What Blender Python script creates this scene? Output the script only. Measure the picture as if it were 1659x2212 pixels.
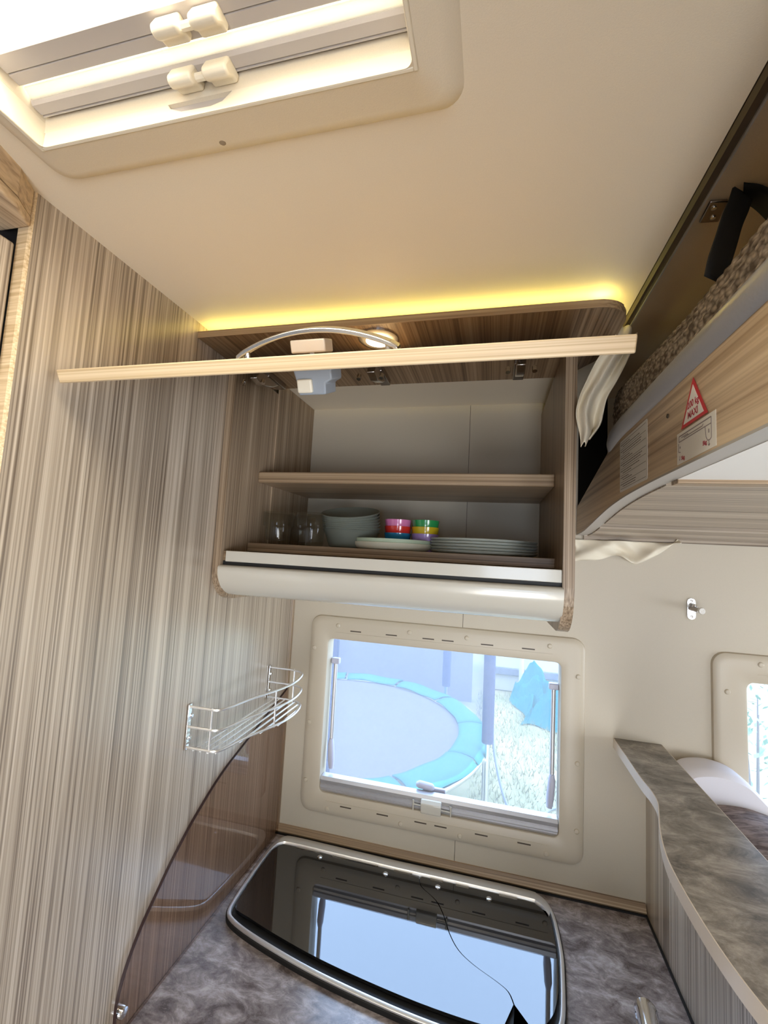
import bpy, bmesh, math, random
from mathutils import Vector, Matrix
random.seed(7)
SC = bpy.context.scene
COL = SC.collection
for _o in list(bpy.data.objects):
    bpy.data.objects.remove(_o)
PI = math.pi

# ------------------------------------------------------------------ camera
YAW, PIT, ROL = -0.24505368, 0.09165944, 0.05340013
_f = Vector((math.sin(YAW)*math.cos(PIT), math.cos(YAW)*math.cos(PIT), math.sin(PIT)))
_r = Vector((math.cos(YAW), -math.sin(YAW), 0))
_u = _r.cross(_f)
_r2 = math.cos(ROL)*_r + math.sin(ROL)*_u
_u2 = -math.sin(ROL)*_r + math.cos(ROL)*_u
cam_d = bpy.data.cameras.new('camera')
cam_d.sensor_fit = 'HORIZONTAL'; cam_d.sensor_width = 36.0
cam_d.lens = 946.452/1659*36.0
cam_d.clip_start = 0.01
cam = bpy.data.objects.new('camera', cam_d); COL.objects.link(cam)
cam.matrix_world = Matrix(((_r2.x, _u2.x, -_f.x, 0), (_r2.y, _u2.y, -_f.y, 0), (_r2.z, _u2.z, -_f.z, 1.66), (0, 0, 0, 1)))
SC.camera = cam

# ------------------------------------------------------------------ world, sun, daylight, added fill lights
W = bpy.data.worlds.new('sky'); SC.world = W; W.use_nodes = True
bg = W.node_tree.nodes['Background']
bg.inputs[0].default_value = (0.54, 0.73, 1.0, 1); bg.inputs[1].default_value = 7.5

def light(name, kind, loc, aim, energy, color, size=None, size_y=None, **kw):
    d = bpy.data.lights.new(name, kind); d.energy = energy; d.color = color
    if kind == 'AREA':
        d.shape = 'RECTANGLE'; d.size = size; d.size_y = size_y or size
    o = bpy.data.objects.new(name, d); COL.objects.link(o); o.location = loc
    o.rotation_euler = Vector(aim).to_track_quat('-Z', 'Y').to_euler()
    for k, v in kw.items(): setattr(d, k, v)
    return o
light('sun', 'SUN', (3, -2, 6), (-0.75, 0.22, -1.0), 0.9, (1.0, 0.95, 0.86), angle=0.02)
light('daylight_entrance', 'AREA', (0.15, -1.27, 1.45), (-0.05, 1, -0.12), 1.6, (1.0, 0.93, 0.82), 0.38, 0.58)
light('daylight_windscreen', 'AREA', (2.9, 0.1, 1.15), (-1, 0.05, 0.05), 20.0, (1.0, 0.93, 0.83), 1.6, 0.8)
light('ceiling_fill', 'AREA', (0.15, -1.27, 0.55), (-0.02, 1, 1.1), 18.0, (1.0, 0.93, 0.83), 0.55, 0.9)  # added fill, aimed up from behind the camera to brighten the ceiling
light('bed_fill', 'AREA', (1.25, -1.27, 1.15), (-0.12, 1, 0.70), 13.0, (1.0, 0.95, 0.88), 0.7, 0.45)  # added fill from the unseen side, brightens the bed underside and soffit
light('daylight_roof', 'AREA', (-0.27, 0.12, 2.185), (0.0, 0.05, -1), 5.0, (1.0, 0.90, 0.74), 0.34, 0.34)

SC.view_settings.view_transform = 'Standard'; SC.view_settings.look = 'None'
SC.view_settings.gamma = 1.0; SC.view_settings.use_curve_mapping = False
SC.view_settings.exposure = 0.0
cy = SC.cycles
cy.use_denoising = True
try: cy.denoiser = 'OPENIMAGEDENOISE'
except Exception: pass
cy.max_bounces = 10; cy.diffuse_bounces = 5; cy.glossy_bounces = 5; cy.transmission_bounces = 8; cy.transparent_max_bounces = 12
cy.sample_clamp_indirect = 6.0; cy.caustics_reflective = False; cy.caustics_refractive = False

# ------------------------------------------------------------------ materials
def lin(r, g, b):
    f = lambda c: (c/255/12.92) if c/255 <= 0.04045 else ((c/255+0.055)/1.055)**2.4
    return (f(r), f(g), f(b), 1)
def newmat(name):
    m = bpy.data.materials.new(name); m.use_nodes = True
    nt = m.node_tree
    return m, nt, nt.nodes['Principled BSDF']
def N(nt, t, **kw):
    n = nt.nodes.new(t)
    for k, v in kw.items():
        if k.startswith('_'): setattr(n, k[1:], v)
        else: n.inputs[k.replace('__', ' ')].default_value = v
    return n
def plain(name, c, rough=0.5, metal=0.0, spec=0.5, speck=0.0, bump=0.0, bscale=400, coat=0.0, var=0.0):
    m, nt, b = newmat(name)
    b.inputs['Base Color'].default_value = c; b.inputs['Roughness'].default_value = rough
    b.inputs['Metallic'].default_value = metal; b.inputs['Specular IOR Level'].default_value = spec
    b.inputs['Coat Weight'].default_value = coat; b.inputs['Coat Roughness'].default_value = 0.08
    tc = N(nt, 'ShaderNodeTexCoord'); L = nt.links.new
    if speck or var:
        n = N(nt, 'ShaderNodeTexNoise', Scale=(6 if var else 700), Detail=3)
        L(tc.outputs['Object'], n.inputs['Vector'])
        mx = N(nt, 'ShaderNodeMix', _data_type='RGBA', _blend_type='MULTIPLY'); mx.inputs[0].default_value = 1
        mr = N(nt, 'ShaderNodeMapRange'); k = speck or var
        mr.inputs['To Min'].default_value = 1-k; mr.inputs['To Max'].default_value = 1+k
        L(n.outputs['Fac'], mr.inputs['Value']); mx.inputs[6].default_value = c
        L(mr.outputs['Result'], mx.inputs[7]); L(mx.outputs[2], b.inputs['Base Color'])
    if bump:
        n2 = N(nt, 'ShaderNodeTexNoise', Scale=bscale, Detail=2); L(tc.outputs['Object'], n2.inputs['Vector'])
        bp = N(nt, 'ShaderNodeBump', Strength=bump, Distance=0.002); L(n2.outputs['Fac'], bp.inputs['Height']); L(bp.outputs['Normal'], b.inputs['Normal'])
    return m
def wood(name, light_, mid, dark, grain='Z', rough=0.35, fine=300.0, band=30.0, spec=0.4, wav=0.0022, space='Object', coat=0.0):
    m, nt, b = newmat(name); L = nt.links.new
    tc = N(nt, 'ShaderNodeTexCoord')
    ax = 'XYZ'.index(grain)
    # low-frequency wandering of the grain
    lo = N(nt, 'ShaderNodeTexNoise', Scale=1.6, Detail=1); L(tc.outputs[space], lo.inputs['Vector'])
    sub = N(nt, 'ShaderNodeVectorMath', _operation='SUBTRACT'); L(lo.outputs['Color'], sub.inputs[0]); sub.inputs[1].default_value = (0.5, 0.5, 0.5)
    sc = N(nt, 'ShaderNodeVectorMath', _operation='SCALE'); L(sub.outputs[0], sc.inputs[0]); sc.inputs['Scale'].default_value = wav*3
    ad = N(nt, 'ShaderNodeVectorMath', _operation='ADD'); L(tc.outputs[space], ad.inputs[0]); L(sc.outputs[0], ad.inputs[1])
    def streak(s, ratio, det, rg):
        mp = N(nt, 'ShaderNodeMapping'); v = [s]*3; v[ax] = s*ratio; mp.inputs['Scale'].default_value = v
        L(ad.outputs[0], mp.inputs['Vector'])
        n = N(nt, 'ShaderNodeTexNoise', Scale=1.0, Detail=det, Roughness=rg); L(mp.outputs[0], n.inputs['Vector']); return n
    a = streak(fine, 0.0022, 1, 0.5); c = streak(band, 0.008, 1, 0.5); d = streak(fine*2.4, 0.0022, 1, 0.5)
    m1 = N(nt, 'ShaderNodeMath', _operation='MULTIPLY'); m1.inputs[1].default_value = 0.50; L(a.outputs['Fac'], m1.inputs[0])
    m2 = N(nt, 'ShaderNodeMath', _operation='MULTIPLY_ADD'); m2.inputs[1].default_value = 0.24; L(c.outputs['Fac'], m2.inputs[0]); L(m1.outputs[0], m2.inputs[2])
    m3 = N(nt, 'ShaderNodeMath', _operation='MULTIPLY_ADD'); m3.inputs[1].default_value = 0.28; L(d.outputs['Fac'], m3.inputs[0]); L(m2.outputs[0], m3.inputs[2])
    rp = N(nt, 'ShaderNodeValToRGB'); e = rp.color_ramp.elements
    e[0].position = 0.38; e[0].color = dark; e[1].position = 0.66; e[1].color = light_
    k = e.new(0.51); k.color = mid
    L(m3.outputs[0], rp.inputs[0]); L(rp.outputs[0], b.inputs['Base Color'])
    bp = N(nt, 'ShaderNodeBump', Strength=0.08, Distance=0.001); L(a.outputs['Fac'], bp.inputs['Height']); L(bp.outputs['Normal'], b.inputs['Normal'])
    b.inputs['Roughness'].default_value = rough; b.inputs['Specular IOR Level'].default_value = spec
    b.inputs['Coat Weight'].default_value = coat; b.inputs['Coat Roughness'].default_value = 0.26
    return m
def stone(name, c1, c2, c3, rough=0.3, sc=9.0, spec=0.5, rot=0.6):
    m, nt, b = newmat(name); L = nt.links.new
    tc = N(nt, 'ShaderNodeTexCoord')
    mp = N(nt, 'ShaderNodeMapping'); mp.inputs['Rotation'].default_value = (0, 0, rot); mp.inputs['Scale'].default_value = (1, 1.7, 1)
    L(tc.outputs['Object'], mp.inputs['Vector'])
    n = N(nt, 'ShaderNodeTexNoise', Scale=sc, Detail=9, Roughness=0.72, Distortion=0.5); L(mp.outputs[0], n.inputs['Vector'])
    rp = N(nt, 'ShaderNodeValToRGB'); e = rp.color_ramp.elements
    e[0].position = 0.36; e[0].color = c1; e[1].position = 0.66; e[1].color = c3; k = e.new(0.5); k.color = c2
    L(n.outputs['Fac'], rp.inputs[0])
    v = N(nt, 'ShaderNodeTexNoise', Scale=sc*5, Detail=5, Roughness=0.7, Distortion=3.0); L(mp.outputs[0], v.inputs['Vector'])
    mr = N(nt, 'ShaderNodeMapRange'); mr.inputs['From Min'].default_value = 0.56; mr.inputs['From Max'].default_value = 0.78; mr.inputs['To Max'].default_value = 0.55
    L(v.outputs['Fac'], mr.inputs['Value'])
    mx = N(nt, 'ShaderNodeMix', _data_type='RGBA'); L(mr.outputs['Result'], mx.inputs[0]); L(rp.outputs[0], mx.inputs[6]); mx.inputs[7].default_value = c3
    L(mx.outputs[2], b.inputs['Base Color'])
    bp = N(nt, 'ShaderNodeBump', Strength=0.05, Distance=0.002); L(v.outputs['Fac'], bp.inputs['Height']); L(bp.outputs['Normal'], b.inputs['Normal'])
    b.inputs['Roughness'].default_value = rough; b.inputs['Specular IOR Level'].default_value = spec
    return m
def glassy(name, tint, rough=0.02, haze=0.0, hazec=(1, 1, 1, 1), refl=1.0):
    m = bpy.data.materials.new(name); m.use_nodes = True; nt = m.node_tree; nt.nodes.clear(); L = nt.links.new
    out = N(nt, 'ShaderNodeOutputMaterial'); tr = N(nt, 'ShaderNodeBsdfTransparent', Color=tint)
    gl = N(nt, 'ShaderNodeBsdfGlossy', Roughness=rough)
    fr = N(nt, 'ShaderNodeFresnel', IOR=1.45)
    ge = N(nt, 'ShaderNodeNewGeometry'); iv = N(nt, 'ShaderNodeMath', _operation='SUBTRACT'); iv.inputs[0].default_value = 1; iv2 = N(nt, 'ShaderNodeMath', _operation='MULTIPLY'); iv2.inputs[1].default_value = refl; L(iv.outputs[0], iv2.inputs[0]); L(ge.outputs['Backfacing'], iv.inputs[1])
    mu = N(nt, 'ShaderNodeMath', _operation='MULTIPLY'); L(fr.outputs[0], mu.inputs[0]); L(iv2.outputs[0], mu.inputs[1])
    mx = N(nt, 'ShaderNodeMixShader'); L(mu.outputs[0], mx.inputs[0]); L(tr.outputs[0], mx.inputs[1]); L(gl.outputs[0], mx.inputs[2])
    last = mx
    if haze:
        df = N(nt, 'ShaderNodeBsdfTranslucent', Color=hazec)
        m2 = N(nt, 'ShaderNodeMixShader'); m2.inputs[0].default_value = haze
        L(mx.outputs[0], m2.inputs[1]); L(df.outputs[0], m2.inputs[2]); last = m2
    L(last.outputs[0], out.inputs[0])
    return m
def emit(name, c, s):
    m, nt, b = newmat(name)
    b.inputs['Base Color'].default_value = (0.8, 0.8, 0.8, 1); b.inputs['Emission Color'].default_value = c; b.inputs['Emission Strength'].default_value = s
    return m

WL, WM, WD = lin(200, 185, 166), lin(168, 152, 133), lin(112, 97, 82)
M = {}
M['wood_z'] = wood('ash_wood_upright', WL, WM, WD, 'Z', rough=0.34, spec=0.6, coat=0.9)
M['wood_x'] = wood('ash_wood_lengthwise', WL, WM, WD, 'X')
M['wood_y'] = wood('ash_wood_depthwise', lin(220, 198, 166), lin(198, 174, 144), lin(158, 132, 104), 'Y', band=30, fine=140, wav=0.006)
M['wood_edge'] = wood('ash_edge_band', lin(226, 204, 170), lin(208, 183, 146), lin(184, 156, 116), 'X', rough=0.4)
M['wood_dark'] = wood('ash_wood_cabinet', lin(182, 162, 138), lin(150, 129, 105), lin(106, 87, 68), 'Z')
M['wood_dark_x'] = wood('ash_wood_cabinet_lengthwise', lin(186, 164, 136), lin(154, 130, 102), lin(116, 94, 72), 'X')
M['ceiling'] = plain('ceiling_vinyl', lin(228, 216, 194), 0.55, speck=0.05, bump=0.06, bscale=900)
M['wall'] = plain('wall_vinyl', lin(192, 181, 161), 0.5, speck=0.04, bump=0.05, bscale=900)
M['felt'] = plain('brown_felt', lin(214, 194, 164), 0.9, speck=0.1)
M['plastic'] = plain('cream_plastic', lin(233, 223, 202), 0.35, spec=0.5)
M['plastic_frame'] = plain('beige_frame_plastic', lin(192, 180, 159), 0.38, speck=0.02)
M['plastic_grey'] = plain('lilac_grey_rail', lin(186, 178, 172), 0.45)
M['white_gloss'] = plain('white_gloss_panel', lin(198, 193, 180), 0.24, spec=0.6, coat=0.4)
M['black'] = plain('black_rubber', lin(16, 15, 15), 0.6)
M['dark'] = plain('dark_brown_profile', lin(70, 58, 46), 0.5)
M['door_dark'] = plain('charcoal_door', lin(44, 42, 44), 0.4)  # plain dark grey for the door at the left edge
M['chrome'] = plain('chrome', (0.85, 0.85, 0.86, 1), 0.10, metal=1.0)
M['steel'] = plain('brushed_steel', (0.72, 0.72, 0.72, 1), 0.24, metal=1.0)
M['wire'] = plain('bright_wire', (0.88, 0.88, 0.88, 1), 0.28, metal=0.85)
M['rim'] = plain('satin_rim', (0.86, 0.86, 0.86, 1), 0.33, metal=0.9)
M['stay'] = plain('lavender_grey_plastic', lin(186, 186, 202), .4)
M['alu'] = plain('grey_aluminium', (0.55, 0.54, 0.55, 1), 0.35, metal=0.6)
M['hinge'] = plain('dark_nickel', (0.42, 0.39, 0.37, 1), 0.25, metal=1.0)
M['worktop'] = stone('dark_stone_laminate', lin(84, 74, 72), lin(132, 121, 118), lin(186, 176, 173), rough=0.24, sc=20, spec=0.8)
M['shelfstone'] = stone('olive_grey_stone_laminate', lin(76, 70, 63), lin(126, 118, 108), lin(176, 167, 156), rough=0.30, sc=13, rot=0.3)
M['floor'] = plain('vinyl_floor', lin(120, 104, 88), 0.4, var=0.15)
M['ivory_print'] = plain('sticker_white', lin(238, 234, 226), 0.4)
M['sticker_grey'] = plain('sticker_silver', lin(232, 230, 226), 0.35)
M['red'] = plain('sticker_red', lin(206, 42, 52), 0.4)
M['redtext'] = plain('sticker_red_print', lin(186, 48, 74), 0.4)
M['pinkline'] = plain('sticker_grey_print', lin(150, 138, 140), 0.5)
M['ink'] = plain('sticker_ink', lin(84, 80, 78), 0.5)
M['white_paint'] = plain('white_board', lin(244, 241, 234), 0.5)
M['curtain'] = plain('cream_cloth', lin(226, 216, 194), 0.9, speck=0.05)
M['roll'] = plain('grey_padded_vinyl', lin(150, 148, 148), 0.32, bump=0.15, bscale=250)
M['edge_white'] = plain('white_edge_band', lin(222, 210, 196), 0.25)
M['edge_grey'] = plain('grey_edge_band', lin(178, 173, 166), 0.35)
M['led'] = emit('warm_led', (1.0, 0.86, 0.22, 1), 22.0)
M['lamp'] = emit('lamp_lens', (1.0, 0.88, 0.66, 1), 14.0)

def blackglass():
    m, nt, b = newmat('black_glass'); b.inputs['Base Color'].default_value = lin(9, 10, 13)
    b.inputs['Roughness'].default_value = 0.02; b.inputs['IOR'].default_value = 2.0
    return m
M['blackglass'] = blackglass()
M['pane'] = glassy('acrylic_pane', (0.92, 0.95, 1.0, 1), haze=0.065, hazec=(0.95, 0.96, 1.0, 1), refl=0.12)
M['tint'] = glassy('brown_tinted_acrylic', (0.84, 0.77, 0.72, 1), rough=0.03)
def realglass():
    m, nt, b = newmat('tumbler_glass'); b.inputs['Base Color'].default_value = (0.95, 0.97, 0.96, 1)
    b.inputs['Transmission Weight'].default_value = 1.0; b.inputs['Roughness'].default_value = 0.02; b.inputs['IOR'].default_value = 1.45
    return m
M['glass'] = glassy('tumbler_glass', (0.92, 0.93, 0.92, 1), rough=0.05, haze=0.05)
def translucent(name, c, f=0.6, rough=0.4):
    m = bpy.data.materials.new(name); m.use_nodes = True; nt = m.node_tree; nt.nodes.clear(); L = nt.links.new
    out = N(nt, 'ShaderNodeOutputMaterial'); d = N(nt, 'ShaderNodeBsdfDiffuse', Color=c); t = N(nt, 'ShaderNodeBsdfTranslucent', Color=c)
    mx = N(nt, 'ShaderNodeMixShader'); mx.inputs[0].default_value = f; L(d.outputs[0], mx.inputs[1]); L(t.outputs[0], mx.inputs[2]); L(mx.outputs[0], out.inputs[0])
    return m
M['dome'] = translucent('milky_dome', (0.98, 0.95, 0.86, 1), 0.75)
M['blindcloth'] = translucent('white_pleat', (0.97, 0.94, 0.86, 1), 0.6)
def netmat():
    m = bpy.data.materials.new('safety_net'); m.use_nodes = True; nt = m.node_tree; nt.nodes.clear(); L = nt.links.new
    out = N(nt, 'ShaderNodeOutputMaterial'); d = N(nt, 'ShaderNodeBsdfDiffuse', Color=lin(96, 100, 122)); t = N(nt, 'ShaderNodeBsdfTransparent')
    mx = N(nt, 'ShaderNodeMixShader'); mx.inputs[0].default_value = 0.32; L(t.outputs[0], mx.inputs[1]); L(d.outputs[0], mx.inputs[2]); L(mx.outputs[0], out.inputs[0])
    return m
M['net'] = netmat()

# ------------------------------------------------------------------ mesh helpers
WORLD = {}
class MB:
    def __init__(s): s.v = []; s.f = []
    def add(s, vs, fs):
        b = len(s.v); s.v += [tuple(p) for p in vs]; s.f += [tuple(i+b for i in q) for q in fs]; return s
    def box(s, x0, x1, y0, y1, z0, z1):
        vs = [(x, y, z) for z in (z0, z1) for y in (y0, y1) for x in (x0, x1)]
        return s.add(vs, [(0, 2, 3, 1), (4, 5, 7, 6), (0, 1, 5, 4), (2, 6, 7, 3), (0, 4, 6, 2), (1, 3, 7, 5)])
    def prism(s, pts, a0, a1, plane='xy'):
        # polygon in a plane ('xy' extruded along z, 'xz' along y, 'yz' along x)
        def put(p, a):
            return {'xy': (p[0], p[1], a), 'xz': (p[0], a, p[1]), 'yz': (a, p[0], p[1])}[plane]
        n = len(pts)
        vs = [put(p, a0) for p in pts]+[put(p, a1) for p in pts]
        return s.add(vs, [tuple(range(n))[::-1], tuple(range(n, 2*n))]+[(i, (i+1) % n, n+(i+1) % n, n+i) for i in range(n)])
    def loft(s, loops, closed=True, cap=True):
        n = len(loops[0]); vs = [p for l in loops for p in l]; fs = []
        for k in range(len(loops)-1):
            for i in range(n if closed else n-1):
                j = (i+1) % n; fs.append((k*n+i, k*n+j, (k+1)*n+j, (k+1)*n+i))
        if cap and closed:
            fs.append(tuple(range(n))[::-1]); fs.append(tuple(range((len(loops)-1)*n, len(loops)*n)))
        return s.add(vs, fs)
    def ring(s, outer, inner, a0, a1, plane='xz'):
        # plate with a hole; outer and inner loops of equal length
        def put(p, a):
            return {'xy': (p[0], p[1], a), 'xz': (p[0], a, p[1]), 'yz': (a, p[0], p[1])}[plane]
        n = len(outer)
        L = [[put(p, a0) for p in outer], [put(p, a1) for p in outer], [put(p, a1) for p in inner], [put(p, a0) for p in inner]]
        vs = [p for l in L for p in l]; fs = []
        for k in range(4):
            kk = (k+1) % 4
            for i in range(n):
                j = (i+1) % n; fs.append((k*n+i, k*n+j, kk*n+j, kk*n+i))
        return s.add(vs, fs)
    def tube(s, pts, r, n=8, closed=False):
        P = [Vector(p) for p in pts]; m_ = len(P); loops = []
        up = Vector((0.13, 0.27, 0.95)).normalized(); prev = None
        for i, p in enumerate(P):
            if closed: t = (P[(i+1) % m_]-P[i-1])
            else: t = P[min(i+1, m_-1)]-P[max(i-1, 0)]
            t = t.normalized()
            a = prev if prev is not None else (up if abs(t.dot(up)) < 0.95 else Vector((1, 0, 0)))
            a = (a-t*a.dot(t)).normalized(); prev = a; b = t.cross(a)
            rr = r[i] if isinstance(r, (list, tuple)) else r
            loops.append([p+(a*math.cos(2*PI*k/n)+b*math.sin(2*PI*k/n))*rr for k in range(n)])
        if closed: loops.append(loops[0])
        return s.loft(loops, cap=not closed)
    def lathe(s, prof, c=(0, 0, 0), n=24, sx=1.0):
        loops = [[(c[0]+r*math.cos(2*PI*k/n)*sx, c[1]+r*math.sin(2*PI*k/n), c[2]+z) for k in range(n)] for r, z in prof]
        return s.loft(loops)
    def grid(s, fn, nu, nv):
        vs = [fn(i/nu, j/nv) for j in range(nv+1) for i in range(nu+1)]
        fs = [(j*(nu+1)+i, j*(nu+1)+i+1, (j+1)*(nu+1)+i+1, (j+1)*(nu+1)+i) for j in range(nv) for i in range(nu)]
        return s.add(vs, fs)
    def xf(s, mat):
        s.v = [tuple(mat @ Vector(p)) for p in s.v]; return s
    def build(s, name, mat, parent=None, bevel=0.0, seg=2, smooth=False, label=None, solid=0.0, sub=0, ang=35, base=False):
        me = bpy.data.meshes.new(name)
        xs = [p[0] for p in s.v]; ys = [p[1] for p in s.v]; zs = [p[2] for p in s.v]
        c = Vector(((min(xs)+max(xs))/2, (min(ys)+max(ys))/2, min(zs) if base or not parent else (min(zs)+max(zs))/2))
        me.from_pydata([(p[0]-c.x, p[1]-c.y, p[2]-c.z) for p in s.v], [], s.f); me.update()
        bm = bmesh.new(); bm.from_mesh(me); bmesh.ops.recalc_face_normals(bm, faces=bm.faces); bm.to_mesh(me); bm.free()
        me.materials.append(M[mat] if isinstance(mat, str) else mat)
        o = bpy.data.objects.new(name, me); COL.objects.link(o)
        if parent:
            o.parent = parent; o.location = c-WORLD[parent.name]
        else: o.location = c
        WORLD[o.name] = c
        if sub:
            sm = o.modifiers.new('subdivision', 'SUBSURF'); sm.levels = sub; sm.render_levels = sub
        if solid:
            q = o.modifiers.new('thickness', 'SOLIDIFY'); q.thickness = solid; q.offset = 0
        if bevel:
            bv = o.modifiers.new('bevel', 'BEVEL'); bv.width = bevel; bv.segments = seg; bv.limit_method = 'ANGLE'; bv.angle_limit = math.radians(ang)
        if smooth or bevel:
            for p in me.polygons: p.use_smooth = True
            if not sub:
                try: me.set_sharp_from_angle(angle=math.radians(40))
                except Exception: pass
        if label: o['label'] = label
        return o
def tag(o, label, cat, group=None, kind=None):
    o['label'] = label; o['category'] = cat
    if group: o['group'] = group
    if kind: o['kind'] = kind
    return o
def thing(name, loc, label=None, cat=None, group=None, kind=None):
    o = bpy.data.objects.new(name, None); COL.objects.link(o); o.location = loc; o.empty_display_size = 0.05
    WORLD[o.name] = Vector(loc)
    if label: o['label'] = label
    if cat: o['category'] = cat
    if group: o['group'] = group
    if kind: o['kind'] = kind
    return o
def struct(o, label=None):
    o['kind'] = 'structure'
    if label: o['label'] = label
    return o
def rrect(x0, x1, z0, z1, r, n=6):
    pts = []
    for cx, cz, a in ((x1-r, z1-r, 0), (x0+r, z1-r, PI/2), (x0+r, z0+r, PI), (x1-r, z0+r, 3*PI/2)):
        for k in range(n+1):
            t = a+PI/2*k/n; pts.append((cx+r*math.cos(t), cz+r*math.sin(t)))
    return pts
def spline(pts, n=6):
    # Catmull-Rom through the points
    P = [Vector(p) for p in pts]; out = []
    for i in range(len(P)-1):
        p0 = P[max(i-1, 0)]; p1 = P[i]; p2 = P[i+1]; p3 = P[min(i+2, len(P)-1)]
        for k in range(n):
            t = k/n
            out.append(0.5*((2*p1)+(-p0+p2)*t+(2*p0-5*p1+4*p2-p3)*t*t+(-p0+3*p1-3*p2+p3)*t**3))
    out.append(P[-1]); return [tuple(p) for p in out]
def text_mesh(s, size):
    cu = bpy.data.curves.new('t', 'FONT'); cu.body = s; cu.size = size; cu.align_x = 'CENTER'; cu.resolution_u = 3; cu.extrude = 0.0; cu.offset = size*.035
    o = bpy.data.objects.new('t', cu); COL.objects.link(o)
    dg = bpy.context.evaluated_depsgraph_get(); me = bpy.data.meshes.new_from_object(o.evaluated_get(dg))
    vs = [tuple(v.co) for v in me.vertices]; fs = [tuple(p.vertices) for p in me.polygons]
    bpy.data.objects.remove(o); bpy.data.curves.remove(cu); bpy.data.meshes.remove(me)
    return vs, fs
def copy_thing(src, loc, label=None):
    r = src.copy(); COL.objects.link(r); r.location = loc
    if label: r['label'] = label
    for ch in list(src.children):
        c = ch.copy(); COL.objects.link(c); c.parent = r
        for g in ch.children:
            d = g.copy(); COL.objects.link(d); d.parent = c
    return r

# ================================================================== the setting
XL, YB, ZC, ZK = -0.5565, 1.20, 2.078, 0.873
XR, YF = 3.0, -1.3        # cab end and the entrance side behind the camera
HX0, HX1, HY0, HY1 = -0.469, -0.075, -0.074, 0.319   # roof hatch opening

struct(MB().box(-1.3, XR, YF, YB, -0.03, 0).build('floor', 'floor'), 'brown vinyl floor of the van')
XT = 0.2075
c = MB()
for a in ((-1.3, HX0, YF, YB), (HX1, XT, YF, YB), (HX0, HX1, YF, HY0), (HX0, HX1, HY1, YB)):
    c.box(a[0], a[1], a[2], a[3], ZC, ZC+0.03)
struct(c.build('ceiling', 'ceiling'), 'beige vinyl ceiling of the van')
struct(MB().box(XT+0.016, XR, YF, YB, ZC+0.008, ZC+0.03).build('ceiling_bed_alcove', 'felt'), 'brown felt ceiling above the bed')
tr = thing('trim_1', (XT, 0.4, ZC-0.006), kind='structure', label='dark brown profile strip along the ceiling edge')
MB().prism([(XT+.001, ZC-0.0005), (XT+0.004, ZC-0.006), (XT+0.013, ZC-0.004), (XT+0.0165, ZC+0.012), (XT, ZC+0.012)], YF, YB, 'xz').build('profile', 'dark', tr)
MB().box(XT+0.0125, XT+0.0145, YF, YB, ZC-0.0065, ZC-0.0035).build('bead', 'alu', tr)

# back wall with two window openings, seam between the wall panels
W1 = (-0.470, 0.206, 0.972, 1.445); W2 = (0.545, 1.28, 0.972, 1.445); XS = -0.069
wb = MB()
def wallbox(x0, x1, z0, z1): wb.box(x0, x1, YB, YB+0.03, z0, z1)
g_ = 0.0006
wallbox(-1.3, W1[0], 0, ZC+.03)
wallbox(W1[0], XS-g_, 0, W1[2]); wallbox(XS+g_, W1[1], 0, W1[2])
wallbox(W1[0], XS-g_, W1[3], ZC+.03); wallbox(XS+g_, W1[1], W1[3], ZC+.03)
wallbox(W1[1], W2[0], 0, ZC+.03)
wallbox(W2[0], W2[1], 0, W2[2]); wallbox(W2[0], W2[1], W2[3], ZC+.03)
wallbox(W2[1], XR, 0, ZC+.03)
wback = struct(wb.build('wall_back', 'wall'), 'beige vinyl outer wall with two windows')
MB().box(XS-.004, XS+.004, YB+.003, YB+.029, 0, W1[2]).build('seam_strip', 'dark', wback)
MB().box(XS-.004, XS+.004, YB+.003, YB+.029, W1[3], ZC+.02).build('seam_strip', 'dark', wback)
# left partition
wl = thing('wall_left', (XL-.01, .79, 0), kind='structure', label='upright grained light ash partition beside the kitchen')
MB().box(XL-0.02, XL, 0.381, YB, 0, ZC).build('panel', 'wood_z', wl)
MB().prism([(XL-0.02, 0.378), (XL-0.003, 0.3775), (XL-0.0006, 0.3788), (XL+0.0001, 0.381), (XL-0.02, 0.381)], 0, ZC).build('edge_band', 'wood_edge', wl)
MB().prism([(XL, YB), (XL, YB-0.012), (XL+0.003, YB-0.011), (XL+0.004, YB)], ZK+0.02, 1.56).build('corner_strip', 'wood_dark', wl)
# bathroom door jamb and door on the left
struct(MB().prism([(-0.60, 0.350), (-0.575, 0.350), (-0.570, 0.354), (-0.570, 0.373), (-0.60, 0.373)], 0, 2.008).build('trim_2', 'wood_z', bevel=0.003), 'ash door jamb beside the partition edge')
struct(MB().box(-0.66, -0.60, -0.35, 0.45, 0, ZC).build('door_1', 'door_dark'), 'dark washroom door at the left edge')
struct(MB().box(-1.3, -0.56, YF, -0.35, 0, ZC).build('wall_washroom', 'wood_z'), 'ash washroom partition behind the camera')
# entrance side (behind the camera) with entrance window and openings added for the fill lights, cab end with windscreen opening
wf = MB()
for a in ((-1.3, -0.05, 0, ZC), (0.35, 0.88, 0, ZC), (1.62, XR, 0, ZC), (0.88, 1.62, 0, 0.9), (0.88, 1.62, 1.4, ZC), (-0.05, 0.35, 1.75, ZC), (-0.05, 0.35, 1.02, 1.15)):
    wf.box(a[0], a[1], YF-0.03, YF, a[2], a[3])
struct(wf.build('wall_front', 'wall'), 'beige wall behind the camera with openings added for fill light')
wr = MB()
for a in ((YF, YB, 0, 0.6), (YF, YB, 1.72, ZC), (YF, -0.75, 0.6, 1.72), (0.95, YB, 0.6, 1.72), (-.75, .95, .6, .75), (-.75, .95, 1.55, 1.72)):
    wr.box(XR, XR+0.03, a[0], a[1], a[2], a[3])
struct(wr.build('wall_right', 'wall'), 'beige cab end wall around the windscreen')
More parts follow.
